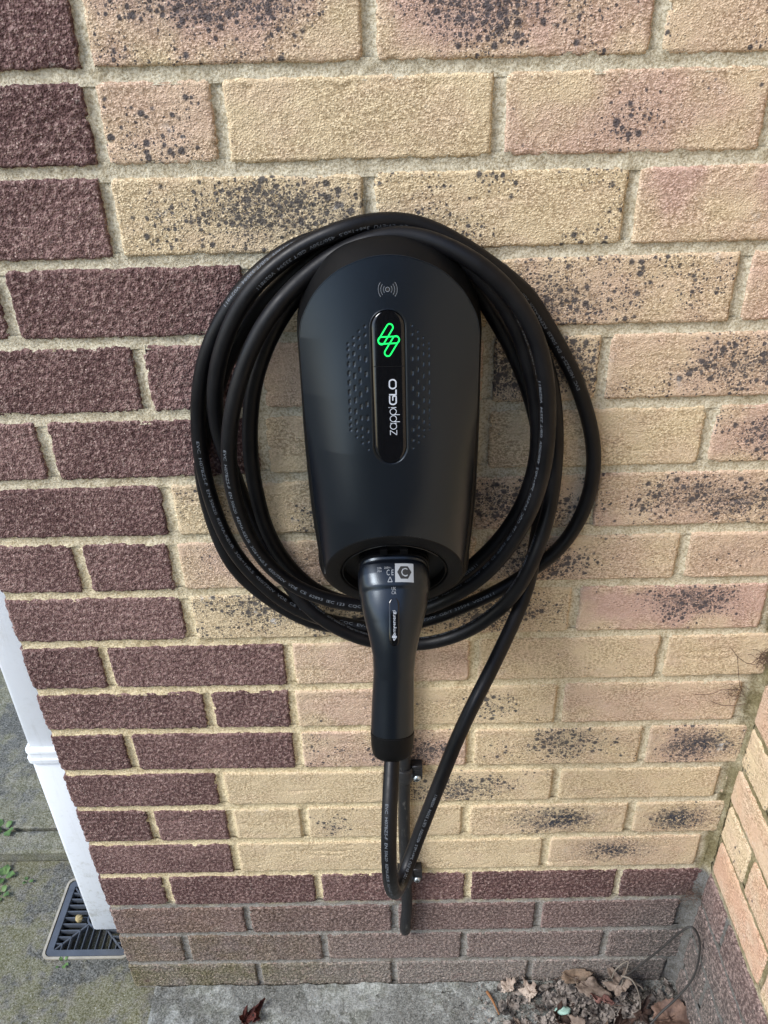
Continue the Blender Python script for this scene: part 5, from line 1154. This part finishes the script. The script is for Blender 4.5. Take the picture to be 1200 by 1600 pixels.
for i in range(50):
    p0 = Vector((452+r_.uniform(-16, 10), -7+r_.uniform(-5, 2), 178+r_.uniform(-22, 24))); P = [p0]
    d = Vector((r_.uniform(-1, 1), r_.uniform(-.4, .1), r_.uniform(-.8, .8))).normalized()
    for k in range(5): d = (d+Vector((r_.uniform(-1, 1), r_.uniform(-.4, .2), r_.uniform(-1, 1)))*.7).normalized(); P.append(P[-1]+d*r_.uniform(2, 4.5))
    mb.tube([tuple(p) for p in P], .22, 4)
o = mb.build('dead_rootlets', mat_plain('rootlet', srgb(88, 70, 58), .9), None, (452, -6, 644)); tag(o, kind='stuff')

# small weeds on the paving at the left
M_WEED = NT('weed_leaf'); v_ = M_WEED.coords()
M_WEED = M_WEED.out(M_WEED.mix(M_WEED.rng(M_WEED.noise(v_, 120, 3), .35, .65), srgb(46, 74, 32), srgb(82, 112, 52)), .6)
def weed(pos, n, size, label, seed, spread=1.):
    r_ = np.random.RandomState(seed); t = empty('weed', pos, label, 'weed', 'weeds on the paving')
    for i in range(n):
        a = 2*math.pi*i/n+r_.uniform(-.4, .4); L = size*r_.uniform(.7, 1.2); W = L*.42; d = r_.uniform(.15, .6)*size*spread
        V = []; c_, s_ = math.cos(a), math.sin(a); rise = r_.uniform(.15, .5)
        for k in range(6):
            f = k/5; wd = W*math.sin(math.pi*(.12+.86*f))**.8
            for e in (-1, 0, 1):
                x = d+L*f; y = e*wd*(1+.15*math.sin(f*14)); z = 2.5+L*rise*math.sin(f*2.2)-.15*wd*(e == 0)
                V.append((pos[0]+x*c_-y*s_, pos[1]+x*s_+y*c_, pos[2]+z))
        F = [tuple(int(i_) for i_ in q) for q in grid_quads(6, 3)]
        MB().add(V, F).build('leaf', M_WEED, t, pos)
for args in [((-745, 214, -85), 5, 17, 'small green weed on the paving, nearest the kerb at the left edge', 3), ((-733, 176, -85), 4, 12, 'small bright green weed at the left edge, below the other one', 5),
 ((-694, 204, -85), 3, 8, 'tiny pale seedling alone between the left weed and the grate', 7), ((-576, 46, -85), 5, 8, 'low green sprigs growing along the front rim of the drain grate', 9, 2.),
 ((-772, 303, -62), 6, 16, 'weed growing in the joint behind the kerb', 11, 1.6)]: weed(*args)

# tall hedge added out of view so the charger front reflects something dark
hr = np.random.RandomState(21); nh = 26000
px_ = hr.uniform(-900, 3600, nh); px_[:5000] = -900+hr.randn(5000)*450; pz_ = hr.uniform(-90, 2900, nh); py_ = -3900+hr.uniform(-140, 140, nh)-fbm(px_/400., pz_/400., 3, 3)*260
sz = hr.uniform(22, 50, nh); dn = hr.randn(nh, 3); dn /= np.linalg.norm(dn, axis=1)[:, None]; e1 = np.cross(dn, [0.3, .2, 1]); e1 /= np.linalg.norm(e1, axis=1)[:, None]; e2 = np.cross(dn, e1)
Pc = np.stack([px_, py_, pz_], -1)
Vh = np.stack([Pc-e1*sz[:, None], Pc+e2*sz[:, None]*.45, Pc+e1*sz[:, None], Pc-e2*sz[:, None]*.45], 1).reshape(-1, 3)
Vh = np.vstack([Vh, [(-350, -4100, -90), (3600, -4100, -90), (3600, -4100, 2850), (-350, -4100, 2850)]])
Qh = np.arange(len(Vh)).reshape(-1, 4)
M_ADDED_HEDGE = mat_plain('added_hedge_leaf', (.035, .06, .02, 1), .6, 0, .3, 40, .2, var=.4)
tag(fastmesh('added_hedge', Vh, Qh, M_ADDED_HEDGE, smooth=False), kind='stuff')
